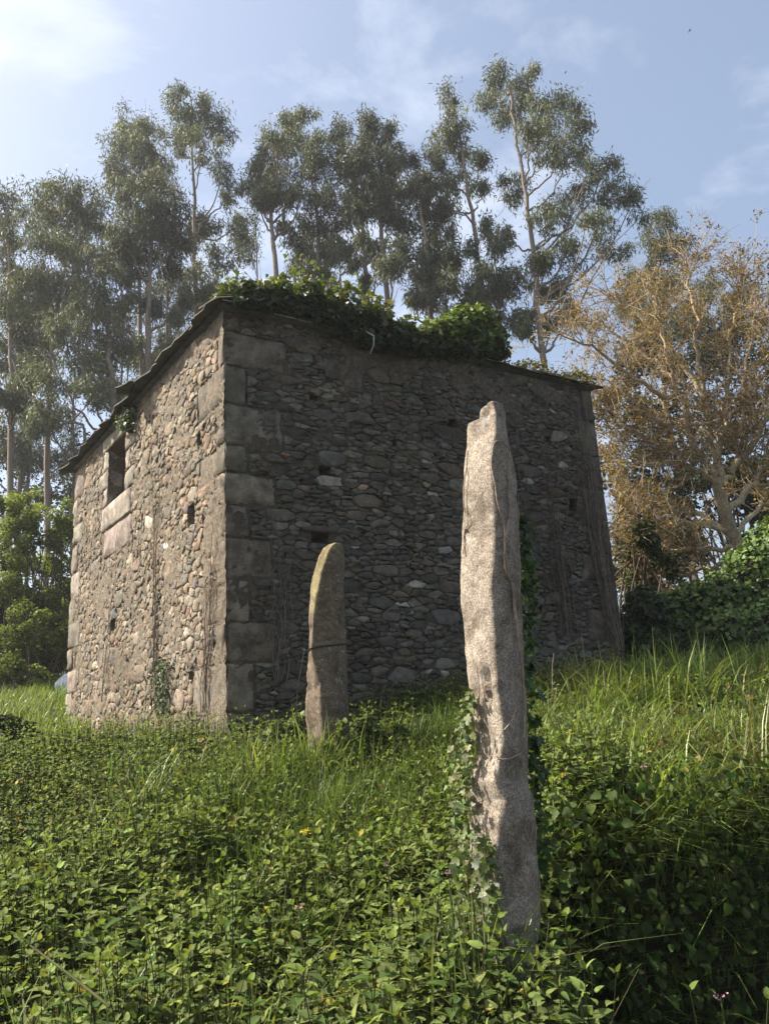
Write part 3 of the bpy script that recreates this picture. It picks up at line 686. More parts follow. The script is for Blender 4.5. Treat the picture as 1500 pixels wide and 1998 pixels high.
# sapling shoots rising out of the mat
sap = empty('roof_sapling', hp(.2, 1.0, ZT + .15)); tag(sap, 'thin leafy sapling shoots rising above the roof ivy', 'sapling')
for px, py, w in ((585, 505, 14), (560, 520, 10), (612, 520, 12), (640, 545, 8), (540, 535, 8), (700, 550, 8), (720, 560, 8)):
    top = np.array(wall_px('R', px, py, -.2)); b = np.array([wall_px('R', px + r.normal(0, 15), 575, -.2)[0], ZT + .12]); t = np.linspace(0, 1, 8)[:, None]; q = b * (1 - t) + top * t + r.normal(0, .012, (8, 2))
    W = wall_xyz('R', q[:, 0], q[:, 1], -.2); g = Geo(); g.add(*tube(W, np.linspace(.008, .003, 8), 4), (.10, .09, .05)); adopt(g.build('stem', M['bark']), sap)
    k = 26; W2 = W[r.integers(2, 8, k)] + r.normal(0, .05, (k, 3)); g = Geo(); leaf_cloud(g, W2, np.array([0, -.3, .8]), r.uniform(.05, .09, k), vcol((.13, .17, .035), k, .2, .08, r), r, T=T_OVAL); o = g.build('leaves', M['leaf']); adopt(o, sap)
# ivy tuft hanging beside the window head, and creeping ivy low on the sunlit wall
outL = np.array([-V2[0], -V2[1], 0.0])
g = Geo(); n = 420; px = r.normal(245, 6, n); py = r.uniform(785, 842, n); q = np.array([wall_px('L', a, b, .1) for a, b in zip(px, py)])
f_ = np.clip((252 - px) / 16 + r.normal(0, .2, n), 0, 1)[:, None]
leaf_cloud(g, wall_xyz('L', q[:, 0], q[:, 1], r.uniform(.03, .18, n)), outL + np.array([0, 0, .4]), r.uniform(.035, .06, n), vcol((.035, .06, .02), n, .25, .08, r) * (1 - f_) + vcol((.11, .13, .045), n, .25, .08, r) * f_, r)
o = g.build('hanging_ivy', M['ivy']); o['kind'] = 'stuff'; recentre(o, hp(3.2, -.1, 4.3)); tag(o, 'ivy tuft hanging from the eaves beside the window head', 'ivy')
g = Geo(); n = 420; px = r.normal(314, 9, n); py = r.uniform(1285, 1392, n); q = np.array([wall_px('L', a, b, .05) for a, b in zip(px, py)])
leaf_cloud(g, wall_xyz('L', q[:, 0], q[:, 1], r.uniform(.03, .07, n)), outL + np.array([0, 0, .2]), r.uniform(.025, .05, n), vcol((.06, .085, .035), n, .3, .1, r), r)
o = g.build('creeping_ivy', M['ivy']); o['kind'] = 'stuff'; recentre(o, hp(1.6, -.05, .2)); tag(o, 'small-leaved ivy creeping up the foot of the sunlit wall', 'ivy')

# ivy on the two sides of the tall stone
def ivy_strip(px, py, sx, Y, n, size, colr, r, N, dz=.0):
    k = r.uniform(0, len(px) - 1.001, n); i = k.astype(int); t = k - i; x = np.interp(k, np.arange(len(px)), px) + r.normal(0, 1, n) * np.interp(k, np.arange(len(px)), sx); y = np.interp(k, np.arange(len(py)), py)
    P = np.array([at(a, b, Y) for a, b in zip(x, y)]); P[:, 1] += r.normal(0, .05, n); g = Geo()
    leaf_cloud(g, P, N, r.uniform(size * .6, size * 1.2, n), colr(n), r, spread=.6); return g
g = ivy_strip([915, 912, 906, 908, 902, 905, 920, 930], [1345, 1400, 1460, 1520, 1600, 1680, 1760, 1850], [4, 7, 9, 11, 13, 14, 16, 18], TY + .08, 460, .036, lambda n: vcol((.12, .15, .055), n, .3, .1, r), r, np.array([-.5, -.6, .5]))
o = g.build('stone_ivy', M['ivy']); recentre(o, at(915, 1850, TY)); o['kind'] = 'stuff'; tag(o, 'pale ivy climbing the sunlit left edge of the tall standing stone', 'ivy')
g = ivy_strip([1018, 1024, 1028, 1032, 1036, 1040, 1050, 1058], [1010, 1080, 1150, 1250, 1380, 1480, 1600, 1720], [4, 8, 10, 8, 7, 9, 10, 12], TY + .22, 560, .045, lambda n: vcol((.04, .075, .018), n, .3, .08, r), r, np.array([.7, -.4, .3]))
o = g.build('stone_ivy', M['ivy']); recentre(o, at(1050, 1720, TY + .2)); o['kind'] = 'stuff'; tag(o, 'dark green ivy on the shaded back edge of the tall standing stone', 'ivy')
g = ivy_strip([945, 950, 956, 950, 962], [1640, 1690, 1750, 1800, 1860], [5, 9, 12, 14, 14], TY - .12, 190, .045, lambda n: vcol((.10, .125, .045), n, .3, .1, r), r, np.array([-.5, -.7, .4]))
o = g.build('stone_ivy', M['ivy']); recentre(o, at(955, 1860, TY - .1)); o['kind'] = 'stuff'; tag(o, 'small ivy sprig on the front foot of the tall standing stone', 'ivy')
# ------------------------------------------------------------------ eucalyptus wood behind the house
def px_m(r_, P): return r_ / F * np.linalg.norm(P)
def eucalyptus(trunk, clumps, Y, label, seed, dens=1.0, base=(.062, .074, .040), thick=1.0):
    r = np.random.default_rng(seed)
    tp = [at(x, y, Y) for x, y in trunk]; gx_, gy_ = tp[0][0] + .15, Y; gz = float(ground(gx_, gy_))
    root = empty('eucalyptus_tree', (gx_, gy_, gz)); tag(root, label, 'tree', 'eucalyptus trees behind the house')
    path = smooth_path([np.array([gx_, gy_, gz - .3])] + tp, 5); n = len(path); path[1:-1] += r.normal(0, .03, (n - 2, 3))
    rad = np.linspace(.125, .03, n) * thick; g = Geo()
    pale = np.array((.25, .205, .165)); g.add(*tube(path, rad, 8), vcol(pale, n * 8, .15, .04, r)); adopt(g.build('trunk', M['bark'], smooth=True), root)
    gl = Geo()
    top_ = min(c[1] for c in clumps); low_ = max(c[1] for c in clumps); ty = np.array([t_[1] for t_ in trunk][::-1]); tx = np.array([t_[0] for t_ in trunk][::-1])
    extra_ = []
    for q in range(7):                                        # loose sprays lower down the stem
        yy = r.uniform(top_ * .35 + low_ * .65, max(max(ty) * .92, low_ + 20)); extra_.append((float(np.interp(yy, ty, tx)) + r.normal(0, 34), yy, r.uniform(13, 24), r.uniform(13, 26)))
    for cx, cy, rx, ry in clumps + extra_:
        rx, ry = rx * 1.06, ry * 1.06
        c = at(cx, cy, Y); c = c * ((Y + r.normal(0, .9)) / Y); RX, RY = px_m(rx, c), px_m(ry, c)
        gb = Geo()   # branch: leaves the trunk well below the clump
        want = c[2] - r.uniform(.8, 1.5) * abs(c[0] - np.interp(c[2], path[:, 2], path[:, 0])) - RY * .8
        k = int(np.clip(np.argmin(np.abs(path[:, 2] - want)), 1, n - 2)); s0 = path[k]
        mid = s0 * .45 + c * .55 + np.array([0, 0, -.12 * np.linalg.norm(c - s0)]); bp = smooth_path([s0, mid, c + [0, 0, RY * .5]], 5); bp[1:-1] += r.normal(0, .04, bp[1:-1].shape)
        gb.add(*tube(bp, np.linspace(min(rad[k] * .6, .065), .012, len(bp)), 5), vcol(pale * .9, len(bp) * 5, .2, .05, r))
        for q in range(5):
            e = c + r.normal(0, .55, 3) * [RX, RX, RY]; st = bp[r.integers(len(bp) // 2, len(bp))]; w_ = wobble(st, e, 5, .05, r); gb.add(*tube(w_, np.linspace(.014, .005, 5), 3), pale * .8)
        adopt(gb.build('branch', M['bark']), root)
        npuff = max(6, int(11 * RX * RY / .5)); d = unit(r.normal(0, 1, (npuff, 3))) * r.uniform(.25, 1.12, (npuff, 1)) ** .6; pc = c + d * [RX * .85, RX * .85, RY * .85]
        m_ = int(1250 * dens * np.clip(RX * RY / .6, .35, 3)); w = r.integers(0, npuff, m_); ps = r.uniform(.6, 1.2, npuff)
        P = pc[w] + r.normal(0, .19, (m_, 3)) * ps[w][:, None] * [1, 1, 1.05] * np.sqrt(max(RX * RY, .15) / .6) ** .6
        al = r.normal(0, .55, (m_, 3)); al[:, 2] -= .85; nr_ = r.normal(0, 1, (m_, 3))
        C = vcol(base, m_, .22, .05, r) * np.exp(r.normal(0, .16, npuff))[w][:, None]
        scatter_template(gl, *T_DIAMOND, P, al, nr_, r.uniform(.15, .28, m_), C, r.uniform(.030, .055, m_))
    o = gl.build('crown', M['euc']); adopt(o, root)
    return root
TREES = [
 (26, [(20, 900), (22, 700), (18, 520), (12, 380)], [(12, 395, 34, 36), (22, 440, 30, 30), (0, 470, 34, 36), (40, 545, 34, 30), (20, 600, 36, 40), (48, 640, 34, 40), (8, 690, 36, 44), (35, 770, 34, 40)], 'slim eucalyptus with a small round crown at the outer end of the wood'),
 (27, [(95, 900), (100, 700), (125, 520), (135, 390)], [(112, 382, 44, 30), (160, 372, 36, 26), (82, 425, 34, 40), (135, 430, 52, 40), (186, 425, 30, 42), (100, 500, 54, 40), (165, 495, 46, 42), (70, 560, 46, 44), (128, 570, 48, 40)], 'broad domed eucalyptus beside the slim round-crowned one'),
 (25, [(222, 860), (215, 700), (205, 560), (200, 480)], [(205, 500, 40, 36), (230, 560, 42, 38), (180, 580, 38, 40), (200, 640, 44, 42), (165, 690, 40, 40), (232, 690, 34, 38), (130, 660, 38, 40), (110, 740, 40, 44), (175, 770, 36, 36), (75, 820, 40, 40)], 'low-branched eucalyptus in the undergrowth of the wood beyond the house'),
 (29, [(275, 800), (272, 560), (266, 380), (262, 250)], [(232, 292, 32, 44), (262, 246, 34, 26), (292, 262, 38, 36), (305, 320, 34, 38), (256, 330, 40, 30), (222, 350, 24, 24)], 'tall eucalyptus with a twin-lobed crown over the eaves of the sunlit wall'),
 (25, [(290, 760), (290, 560), (296, 440), (295, 330)], [(292, 352, 38, 28), (262, 400, 42, 38), (325, 395, 40, 36), (290, 450, 56, 38), (238, 450, 34, 32), (350, 460, 30, 36), (310, 510, 44, 26), (262, 515, 36, 26)], 'dense dark-leaved eucalyptus just beyond the sunlit wall'),
 (28, [(382, 600), (380, 460), (378, 340), (372, 190)], [(356, 190, 26, 22), (392, 210, 32, 26), (362, 242, 34, 30), (420, 246, 34, 28), (394, 284, 40, 26), (350, 280, 20, 24), (437, 340, 28, 22), (455, 372, 24, 26), (470, 440, 30, 36), (442, 500, 36, 34), (405, 440, 26, 24), (395, 560, 34, 34)], 'lone tall eucalyptus with a clean straight stem and tufted head'),
 (27, [(540, 560), (530, 440), (540, 340), (555, 240)], [(545, 252, 30, 30), (592, 236, 30, 26), (520, 305, 32, 38), (572, 292, 46, 40), (618, 288, 22, 46), (498, 345, 22, 40), (548, 362, 46, 36), (606, 358, 34, 36), (502, 398, 24, 28)], 'eucalyptus with a rounded twin top above the roof ivy'),
 (28, [(622, 590), (620, 450), (606, 330)], [(640, 432, 40, 32), (602, 425, 36, 30), (570, 450, 28, 28), (652, 488, 36, 28), (690, 492, 28, 34), (585, 490, 24, 22)], 'short sparse eucalyptus standing in front of the rounded twin-topped one'),
 (27, [(718, 610), (708, 450), (685, 340), (665, 260)], [(668, 256, 26, 26), (650, 306, 32, 40), (682, 345, 40, 40), (642, 385, 32, 28), (690, 410, 34, 26)], 'narrow-crowned eucalyptus leaning against its pointed neighbour'),
 (26, [(758, 610), (742, 440), (728, 330), (716, 225)], [(716, 232, 22, 24), (732, 266, 32, 30), (702, 296, 32, 40), (758, 268, 22, 22), (742, 332, 42, 44), (790, 308, 28, 30), (722, 386, 42, 32), (782, 366, 36, 40), (760, 430, 30, 30)], 'pointed eucalyptus with a full dark crown above the hanging ivy'),
 (25, [(842, 650), (836, 530), (822, 420), (815, 330)], [(820, 348, 28, 30), (842, 396, 32, 34), (864, 440, 32, 38), (802, 424, 36, 36), (842, 484, 42, 36), (792, 495, 32, 36), (876, 498, 28, 32), (822, 552, 38, 34), (880, 565, 40, 32), (912, 585, 24, 30), (800, 580, 26, 24)], 'heavy-crowned dark eucalyptus leafy almost to the roof'),
 (26, [(948, 650), (928, 470), (906, 330), (880, 185)], [(876, 192, 20, 22), (884, 235, 26, 30), (868, 276, 34, 30), (908, 294, 30, 26), (850, 310, 24, 30), (896, 345, 40, 26), (946, 308, 16, 20), (862, 360, 26, 24), (940, 368, 18, 22), (952, 440, 24, 30), (968, 480, 26, 30), (942, 520, 30, 28), (984, 548, 30, 32), (990, 605, 26, 32), (872, 400, 22, 22), (925, 570, 24, 26)], 'thin open-crowned eucalyptus beside the tallest tree'),
 (25, [(1058, 690), (1042, 520), (1025, 385), (1006, 260), (992, 165)], [(985, 148, 32, 22), (1026, 156, 24, 26), (958, 195, 26, 30), (1000, 205, 40, 34), (1040, 228, 36, 38), (1090, 218, 44, 32), (1122, 248, 26, 34), (1060, 288, 38, 28), (1112, 308, 34, 32), (998, 368, 30, 34), (1150, 332, 26, 24), (1190, 328, 24, 22), (1132, 380, 36, 22), (1200, 380, 40, 24), (1242, 402, 26, 28), (1080, 418, 42, 32), (1152, 440, 38, 28), (1112, 490, 34, 28), (1050, 508, 26, 30), (1192, 490, 30, 26), (1008, 555, 30, 32), (1082, 560, 36, 32), (1020, 630, 30, 30), (1110, 610, 34, 30)], 'tallest eucalyptus with long bare limbs spreading beside the house'),
 (33, [(1300, 800), (1292, 600), (1288, 460)], [(1290, 446, 32, 28), (1272, 486, 30, 26), (1318, 490, 28, 28), (1260, 540, 36, 34), (1310, 560, 36, 34), (1230, 590, 34, 34), (1340, 620, 40, 40), (1280, 640, 44, 40), (1400, 660, 44, 40), (1440, 600, 40, 40), (1380, 560, 26, 30)], 'dark dense eucalyptus half hidden behind the brown budding tree'),
 (32, [(42, 900), (55, 720), (60, 600)], [(60, 600, 40, 44), (20, 560, 36, 40), (90, 640, 40, 44), (60, 700, 46, 46), (110, 830, 42, 40), (20, 840, 40, 40), (150, 610, 40, 40), (70, 900, 44, 36), (130, 900, 44, 36)], 'background eucalyptus filling the gap beside the domed one'),
 (33, [(328, 760), (326, 620), (330, 520)], [(345, 540, 36, 34), (310, 590, 36, 38), (365, 590, 34, 36), (245, 620, 34, 40), (270, 690, 36, 36), (330, 650, 30, 30), (400, 600, 30, 30), (220, 760, 34, 34)], 'background eucalyptus low behind the sunlit wall eaves'),
 (34, [(576, 600), (585, 500), (596, 420)], [(480, 480, 26, 28), (590, 520, 24, 22), (760, 520, 28, 26), (660, 560, 28, 24), (610, 470, 26, 24), (880, 620, 30, 26), (940, 640, 26, 26)], 'thin background eucalyptus seen between the stems above the roof'),
]
for k, (Y, tr, cl, lab) in enumerate(TREES):
    dark = (.092, .102, .054) if 'dark' in lab or 'background' in lab else (.125, .138, .072)
    eucalyptus(tr, cl, Y, lab, 100 + k, dens=1.25 if 'dark' in lab else 1.0, base=dark)
# extra slim stems among the crowns
r = np.random.default_rng(77)
for k, (x, y0, x1, y1, Y) in enumerate([(240, 880, 238, 560, 30), (258, 900, 252, 640, 34), (300, 780, 284, 560, 31), (335, 760, 325, 560, 30), (150, 900, 148, 640, 33), (70, 920, 66, 640, 32), (505, 600, 498, 430, 32), (655, 600, 628, 360, 33), (690, 610, 655, 430, 32), (785, 640, 742, 420, 33), (975, 680, 962, 470, 32)]):
    p0, p1 = at(x, y0, Y), at(x1, y1, Y); gz = float(ground(p0[0], Y)); path = wobble([p0[0], Y, gz - .2], p1, 14, .05, r)
    root = empty('sapling_tree', (p0[0], Y, gz)); tag(root, 'slender bare eucalyptus pole among the thicker trunks', 'tree', 'slender poles in the eucalyptus wood')
    g = Geo(); g.add(*tube(path, np.linspace(.10, .03, 14), 6), (.24, .20, .165)); adopt(g.build('trunk', M['bark'], smooth=True), root)
    for q in range(7):
        g = Geo(); s0 = path[r.integers(6, 14)]; g.add(*tube(wobble(s0, s0 + r.normal(0, 1, 3) * [1.0, .7, .2] + [0, 0, 1.0], 6, .06, r), np.linspace(.022, .006, 6), 4), (.2, .17, .14)); adopt(g.build('branch', M['bark']), root)
# leaning dead pole
g = Geo(); g.add(*tube(smooth_path([at(165, 836, 24), at(110, 812, 24), at(60, 770, 24.5), at(20, 700, 25)], 5) + np.array([rng.normal(0, .05, 3) for _ in range(16)]), np.linspace(.045, .02, 16), 6), (.14, .12, .105))
P = wobble(at(165, 836, 24), np.array([at(200, 900, 24)[0], 24, float(ground(at(200, 900, 24)[0], 24))]), 6, .05, r); g.add(*tube(P, np.linspace(.05, .045, 6), 6), (.14, .12, .105))
o = g.build('dead_branch', M['bark']); recentre(o, P[-1]); tag(o, 'grey dead branch leaning across the gap beside the eaves', 'branch')

# ------------------------------------------------------------------ leafy bushes and trees of small leaves
def leafy(name, label, cat, clumps, Y, n, size, base, seed, group=None, fresh=None, T=T_OVAL, stems=5, dy=.5, mat='leaf', hollow=.45, droop=.2, srad=.035):
    r = np.random.default_rng(seed); cl = np.array(clumps, float); c0 = at(cl[:, 0].mean(), cl[:, 1].max(), Y); gz = float(ground(c0[0], Y))
    root = empty(name, (c0[0], Y, gz)); tag(root, label, cat, group); g = Geo(); gb = Geo(); tot = (cl[:, 2] * cl[:, 3]).sum()
    for cx, cy, rx, ry in cl:
        c = at(cx, cy, Y) * (1 + r.normal(0, dy) / Y); RX, RY = px_m(rx, c), px_m(ry, c); k = int(n * rx * ry / tot)
        npf = 10; pd = unit(r.normal(0, 1, (npf, 3))) * r.uniform(.35, .9, (npf, 1)); pc = c + pd * [RX, RX, RY]; w = r.integers(0, npf, k)
        d = unit(r.normal(0, 1, (k, 3))); P = pc[w] + d * r.uniform(hollow, 1.0, (k, 1)) * np.array([RX, RX, RY]) * .42
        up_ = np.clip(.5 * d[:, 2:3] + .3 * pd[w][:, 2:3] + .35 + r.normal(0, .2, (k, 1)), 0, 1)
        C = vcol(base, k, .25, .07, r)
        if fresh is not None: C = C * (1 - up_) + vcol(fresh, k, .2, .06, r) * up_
        leaf_cloud(g, P, d * .5 + np.array([0, 0, .6]), r.uniform(size * .6, size * 1.25, k), C, r, T=T, droop=droop)
        for q in range(stems):
            b = np.array([c0[0] + r.normal(0, .35), Y + r.normal(0, .3), gz - .1]); gb.add(*tube(smooth_path([b, (b + c) / 2 + r.normal(0, .2, 3), c + r.normal(0, .5, 3) * [RX, RX, RY]], 4), np.linspace(srad, srad * .25, 9), 4), (.09, .075, .055))
    o = g.build('crown', M[mat]); adopt(o, root); adopt(gb.build('stems', M['bark']), root); return root
GL, FL = (.11, .14, .032), (.26, .30, .07)
leafy('willow_bush', 'yellow-green feathery bush rising beside the far end of the sunlit wall', 'bush', [(40, 1010, 40, 50), (90, 1030, 42, 50), (130, 1010, 28, 40), (20, 1070, 40, 50), (70, 1100, 44, 46), (122, 1100, 34, 46), (10, 985, 26, 34), (60, 985, 30, 30)], 17.5, 13000, .062, GL, 51, fresh=FL, T=T_DIAMOND)
leafy('willow_bush', 'darker green bush under the feathery one beside the far house end', 'bush', [(20, 1150, 40, 40), (70, 1165, 44, 40), (120, 1170, 36, 44), (40, 1215, 44, 40), (100, 1235, 44, 40), (10, 1255, 34, 40), (70, 1275, 44, 34), (125, 1290, 34, 30), (20, 1310, 40, 30), (75, 1325, 40, 22), (130, 1240, 30, 34)], 17.0, 13000, .062, (.085, .112, .028), 52, fresh=(.19, .23, .05), T=T_DIAMOND)
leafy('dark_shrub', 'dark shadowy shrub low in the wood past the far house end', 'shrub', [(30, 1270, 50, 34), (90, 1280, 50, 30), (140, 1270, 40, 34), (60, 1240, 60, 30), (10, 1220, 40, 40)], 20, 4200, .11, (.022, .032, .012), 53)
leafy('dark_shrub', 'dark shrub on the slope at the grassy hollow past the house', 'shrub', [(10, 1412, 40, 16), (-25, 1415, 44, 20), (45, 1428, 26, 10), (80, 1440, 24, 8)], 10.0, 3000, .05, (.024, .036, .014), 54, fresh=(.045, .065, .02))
for k, (cl, lab) in enumerate([([(-60, 900, 80, 90), (40, 930, 70, 70), (120, 960, 60, 60), (-60, 1050, 80, 90)], 'dim evergreen thicket at the outer edge of the wood'), ([(180, 900, 60, 60), (250, 860, 60, 60), (150, 1000, 60, 60), (250, 960, 60, 60), (330, 880, 60, 60)], 'dim evergreen thicket behind the sunlit wall')]):
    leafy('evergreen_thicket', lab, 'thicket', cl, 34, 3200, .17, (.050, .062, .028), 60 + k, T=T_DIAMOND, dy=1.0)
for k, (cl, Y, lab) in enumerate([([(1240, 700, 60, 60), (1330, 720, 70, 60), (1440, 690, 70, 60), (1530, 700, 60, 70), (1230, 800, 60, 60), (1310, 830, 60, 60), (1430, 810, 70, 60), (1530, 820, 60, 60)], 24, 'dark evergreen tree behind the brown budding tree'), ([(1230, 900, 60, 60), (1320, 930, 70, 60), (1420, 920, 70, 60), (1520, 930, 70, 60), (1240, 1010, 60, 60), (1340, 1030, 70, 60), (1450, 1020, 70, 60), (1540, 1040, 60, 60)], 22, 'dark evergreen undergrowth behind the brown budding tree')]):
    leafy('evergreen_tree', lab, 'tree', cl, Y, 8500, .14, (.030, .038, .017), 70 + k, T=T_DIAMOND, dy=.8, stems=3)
leafy('elder_bush', 'dull green bush growing against the far corner of the shaded wall', 'bush', [(1235, 1060, 26, 40), (1255, 1110, 34, 40), (1235, 1150, 24, 34), (1290, 1090, 28, 34), (1265, 1040, 28, 34)], 14.8, 2800, .075, (.045, .06, .02), 80, fresh=(.085, .10, .03))

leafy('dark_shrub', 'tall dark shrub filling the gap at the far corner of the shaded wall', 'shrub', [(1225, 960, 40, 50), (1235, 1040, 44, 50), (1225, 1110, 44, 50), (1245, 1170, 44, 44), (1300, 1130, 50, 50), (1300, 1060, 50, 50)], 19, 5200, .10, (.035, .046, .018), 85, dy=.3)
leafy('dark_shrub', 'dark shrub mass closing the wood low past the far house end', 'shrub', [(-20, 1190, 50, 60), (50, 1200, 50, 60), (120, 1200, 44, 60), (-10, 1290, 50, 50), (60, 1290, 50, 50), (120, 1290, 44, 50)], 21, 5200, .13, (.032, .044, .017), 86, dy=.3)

# ------------------------------------------------------------------ brown budding tree beside the house
r = np.random.default_rng(90); BY = 15.0
fork = at(1398, 944, BY); foot = at(1452, 1090, BY); gz = float(ground(foot[0] + .3, BY))
bt = empty('budding_tree', (foot[0] + .3, BY, gz)); tag(bt, 'many-stemmed bare tree with ochre-brown spring buds beside the house', 'tree')
wood = np.array((.30, .245, .160)); g = Geo()
tr = smooth_path([[foot[0] + .3, BY, gz - .2], foot, at(1425, 1035, BY), fork], 6); g.add(*tube(tr, np.linspace(.15, .11, len(tr)), 9), vcol(wood * .85, len(tr) * 9, .15, .05, r)); adopt(g.build('trunk', M['bark'], smooth=True), bt)
limbs = [[(1398, 935), (1375, 880), (1345, 815), (1318, 700), (1290, 590), (1270, 500)], [(1398, 935), (1390, 850), (1375, 740), (1360, 620), (1345, 500), (1335, 430)], [(1400, 930), (1405, 840), (1418, 740), (1425, 620), (1440, 510), (1452, 440)],
         [(1410, 935), (1440, 885), (1450, 800), (1455, 700), (1470, 590), (1480, 480)], [(1418, 1000), (1470, 930), (1500, 880), (1540, 760), (1560, 620)], [(1345, 815), (1300, 800), (1240, 770), (1180, 740), (1120, 700)], [(1375, 880), (1300, 850), (1240, 820), (1190, 788), (1150, 775)],
         [(1425, 1035), (1340, 1000), (1270, 985), (1215, 960)], [(1425, 1035), (1350, 1020), (1280, 1030), (1200, 1000)], [(1440, 1070), (1360, 1070), (1290, 1080), (1230, 1075)], [(1318, 700), (1270, 650), (1210, 600), (1150, 560)], [(1345, 760), (1270, 720), (1190, 650), (1100, 600)], [(1398, 935), (1340, 900), (1270, 890), (1190, 880)],
         [(1430, 1045), (1490, 990), (1540, 960), (1600, 900)], [(1375, 740), (1320, 640), (1230, 540), (1180, 500)], [(1441, 886), (1490, 800), (1510, 680), (1505, 540)], [(1440, 1070), (1380, 1110), (1320, 1120), (1260, 1120)]]
gL = Geo(); gT = Geo(); buds = []
def grow(p, d, ln, rad, lev):
    n = 5; P = [p]; dd = d.copy()
    for _ in range(n - 1):
        dd = dd + r.normal(0, .17, 3) + np.array([0, 0, .05]); dd /= np.linalg.norm(dd); P.append(P[-1] + dd * ln / (n - 1))
    P = np.array(P); gT.add(*tube(P, np.linspace(rad, rad * .45, n), 3 if lev > 0 else 4), wood * r.uniform(.75, 1.35) * (1.1 if lev else 1))
    if lev < 2:
        for _ in range(5 if lev == 0 else 4):
            k = r.integers(1, n); q = unit(dd * .7 + r.normal(0, .65, 3)); grow(P[k], q, ln * r.uniform(.45, .75), rad * .55, lev + 1)
    if lev >= 1: buds.append(P)
for lb in limbs:
    lb = [(x, 1000 - (1000 - y) * .86 if y < 1000 else y) for x, y in lb]; off = r.normal(0, .9); P = np.array([at(x, y, BY + off * k / len(lb)) for k, (x, y) in enumerate(lb)]); P = smooth_path(P, 5); n = len(P); P[1:] += r.normal(0, .035, (n - 1, 3))
    rr = np.linspace(.062 if lb[0][0] > 1385 and lb[0][1] < 1010 else .05, .014, n); gL.add(*tube(P, rr * 1.15, 6), vcol(wood * 1.35, n * 6, .12, .04, r))
    T_ = np.gradient(P, axis=0); T_ = unit(T_)
    for k in range(4, n):
        for _ in range(2 if k < n - 3 else 3):
            d = unit(T_[k] * .6 + r.normal(0, .75, 3) * [1, 1, .8] + [0, 0, .25]); grow(P[k], d, r.uniform(.4, .85), max(.012, rr[k] * .35), 0)
adopt(gL.build('limbs', M['bark'], smooth=True), bt); o = gT.build('twigs', M['bark']); o['kind'] = 'stuff'; adopt(o, bt)
B = np.concatenate(buds); B = B[r.random(len(B)) < min(1.0, 6000 / len(B))]; B = B[r.random(len(B)) < .5]; B = np.repeat(B, 6, 0); B = B + r.normal(0, .045, B.shape)
n = len(B); al = r.normal(0, .7, (n, 3)); al[:, 2] -= .15; g = Geo()
hue = r.random((n, 1)); C = vcol((.245, .155, .038), n, .28, .08, r) * (hue < .72) + vcol((.22, .175, .04), n, .25, .08, r) * (hue >= .72)
scatter_template(g, *T_DIAMOND, B, al, r.normal(0, 1, (n, 3)), r.uniform(.05, .11, n), C, r.uniform(.02, .042, n)); o = g.build('buds', M['dry']); o['kind'] = 'stuff'; adopt(o, bt)

# ------------------------------------------------------------------ ivy-covered bank beyond the far house corner
def mound(name, label, cl, Y, n, size, dark, light, seed, core=True):
    r = np.random.default_rng(seed); c0 = at(np.mean([c[0] for c in cl]), max(c[1] for c in cl), Y); root = empty(name, (c0[0], Y, float(ground(c0[0], Y)))); tag(root, label, 'hedge'); g = Geo(); gc = Geo(); tot = sum(c[2] * c[3] for c in cl)
    for cx, cy, rx, ry, *oy in cl:
        yy = Y + (oy[0] if oy else 0); c = at(cx, cy, yy); RX, RY = px_m(rx, c), px_m(ry, c); k = int(n * rx * ry / tot); d = unit(r.normal(0, 1, (k, 3)) + [0, -.35, .35]); 
        s = 1 + .22 * np.array([mnoise.noise(Vector(q * 3.1 + c)) for q in d])[:, None] + r.normal(0, .05, (k, 1)); P = c + d * [RX, RX * .9, RY] * s
        f_ = np.clip(.25 + d[:, 2:3] * .7 - d[:, 0:1] * .2 + r.normal(0, .22, (k, 1)), 0, 1)  # sunlight painted in: leaves lighter on top and towards the sun
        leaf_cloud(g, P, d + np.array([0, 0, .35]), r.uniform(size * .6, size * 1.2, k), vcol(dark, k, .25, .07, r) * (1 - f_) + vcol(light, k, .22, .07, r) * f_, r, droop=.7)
        th, ph = np.meshgrid(np.linspace(0, 2 * np.pi, 15)[:-1], np.linspace(.05, np.pi - .05, 8)); q = np.stack([np.sin(ph) * np.cos(th), np.sin(ph) * np.sin(th), np.cos(ph)], -1).reshape(-1, 3)
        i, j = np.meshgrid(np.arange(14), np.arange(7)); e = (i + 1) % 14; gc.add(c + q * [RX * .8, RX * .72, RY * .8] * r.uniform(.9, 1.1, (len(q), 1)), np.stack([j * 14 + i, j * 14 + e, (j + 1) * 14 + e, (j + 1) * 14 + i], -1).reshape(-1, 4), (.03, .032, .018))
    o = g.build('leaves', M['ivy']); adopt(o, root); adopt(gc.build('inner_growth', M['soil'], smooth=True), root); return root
ID, IL = (.045, .07, .02), (.12, .18, .038)
mound('ivy_hedge', 'big sunlit ivy-covered hedge under the brown budding tree', [(1300, 1215, 66, 52), (1365, 1205, 62, 62), (1420, 1190, 62, 70), (1475, 1150, 60, 80), (1535, 1130, 70, 110), (1440, 1250, 90, 60, -.4), (1520, 1240, 80, 70, -.4), (1630, 1150, 90, 120), (1730, 1170, 90, 120)], 12.6, 13500, .085, ID, IL, 120)
mound('ivy_hedge', 'shadowed bramble and ivy low against the far house corner', [(1255, 1190, 34, 40), (1240, 1240, 30, 46), (1285, 1275, 60, 46), (1350, 1285, 60, 36), (1410, 1300, 60, 30)], 12.0, 4200, .075, (.024, .036, .013), (.05, .07, .02), 121)

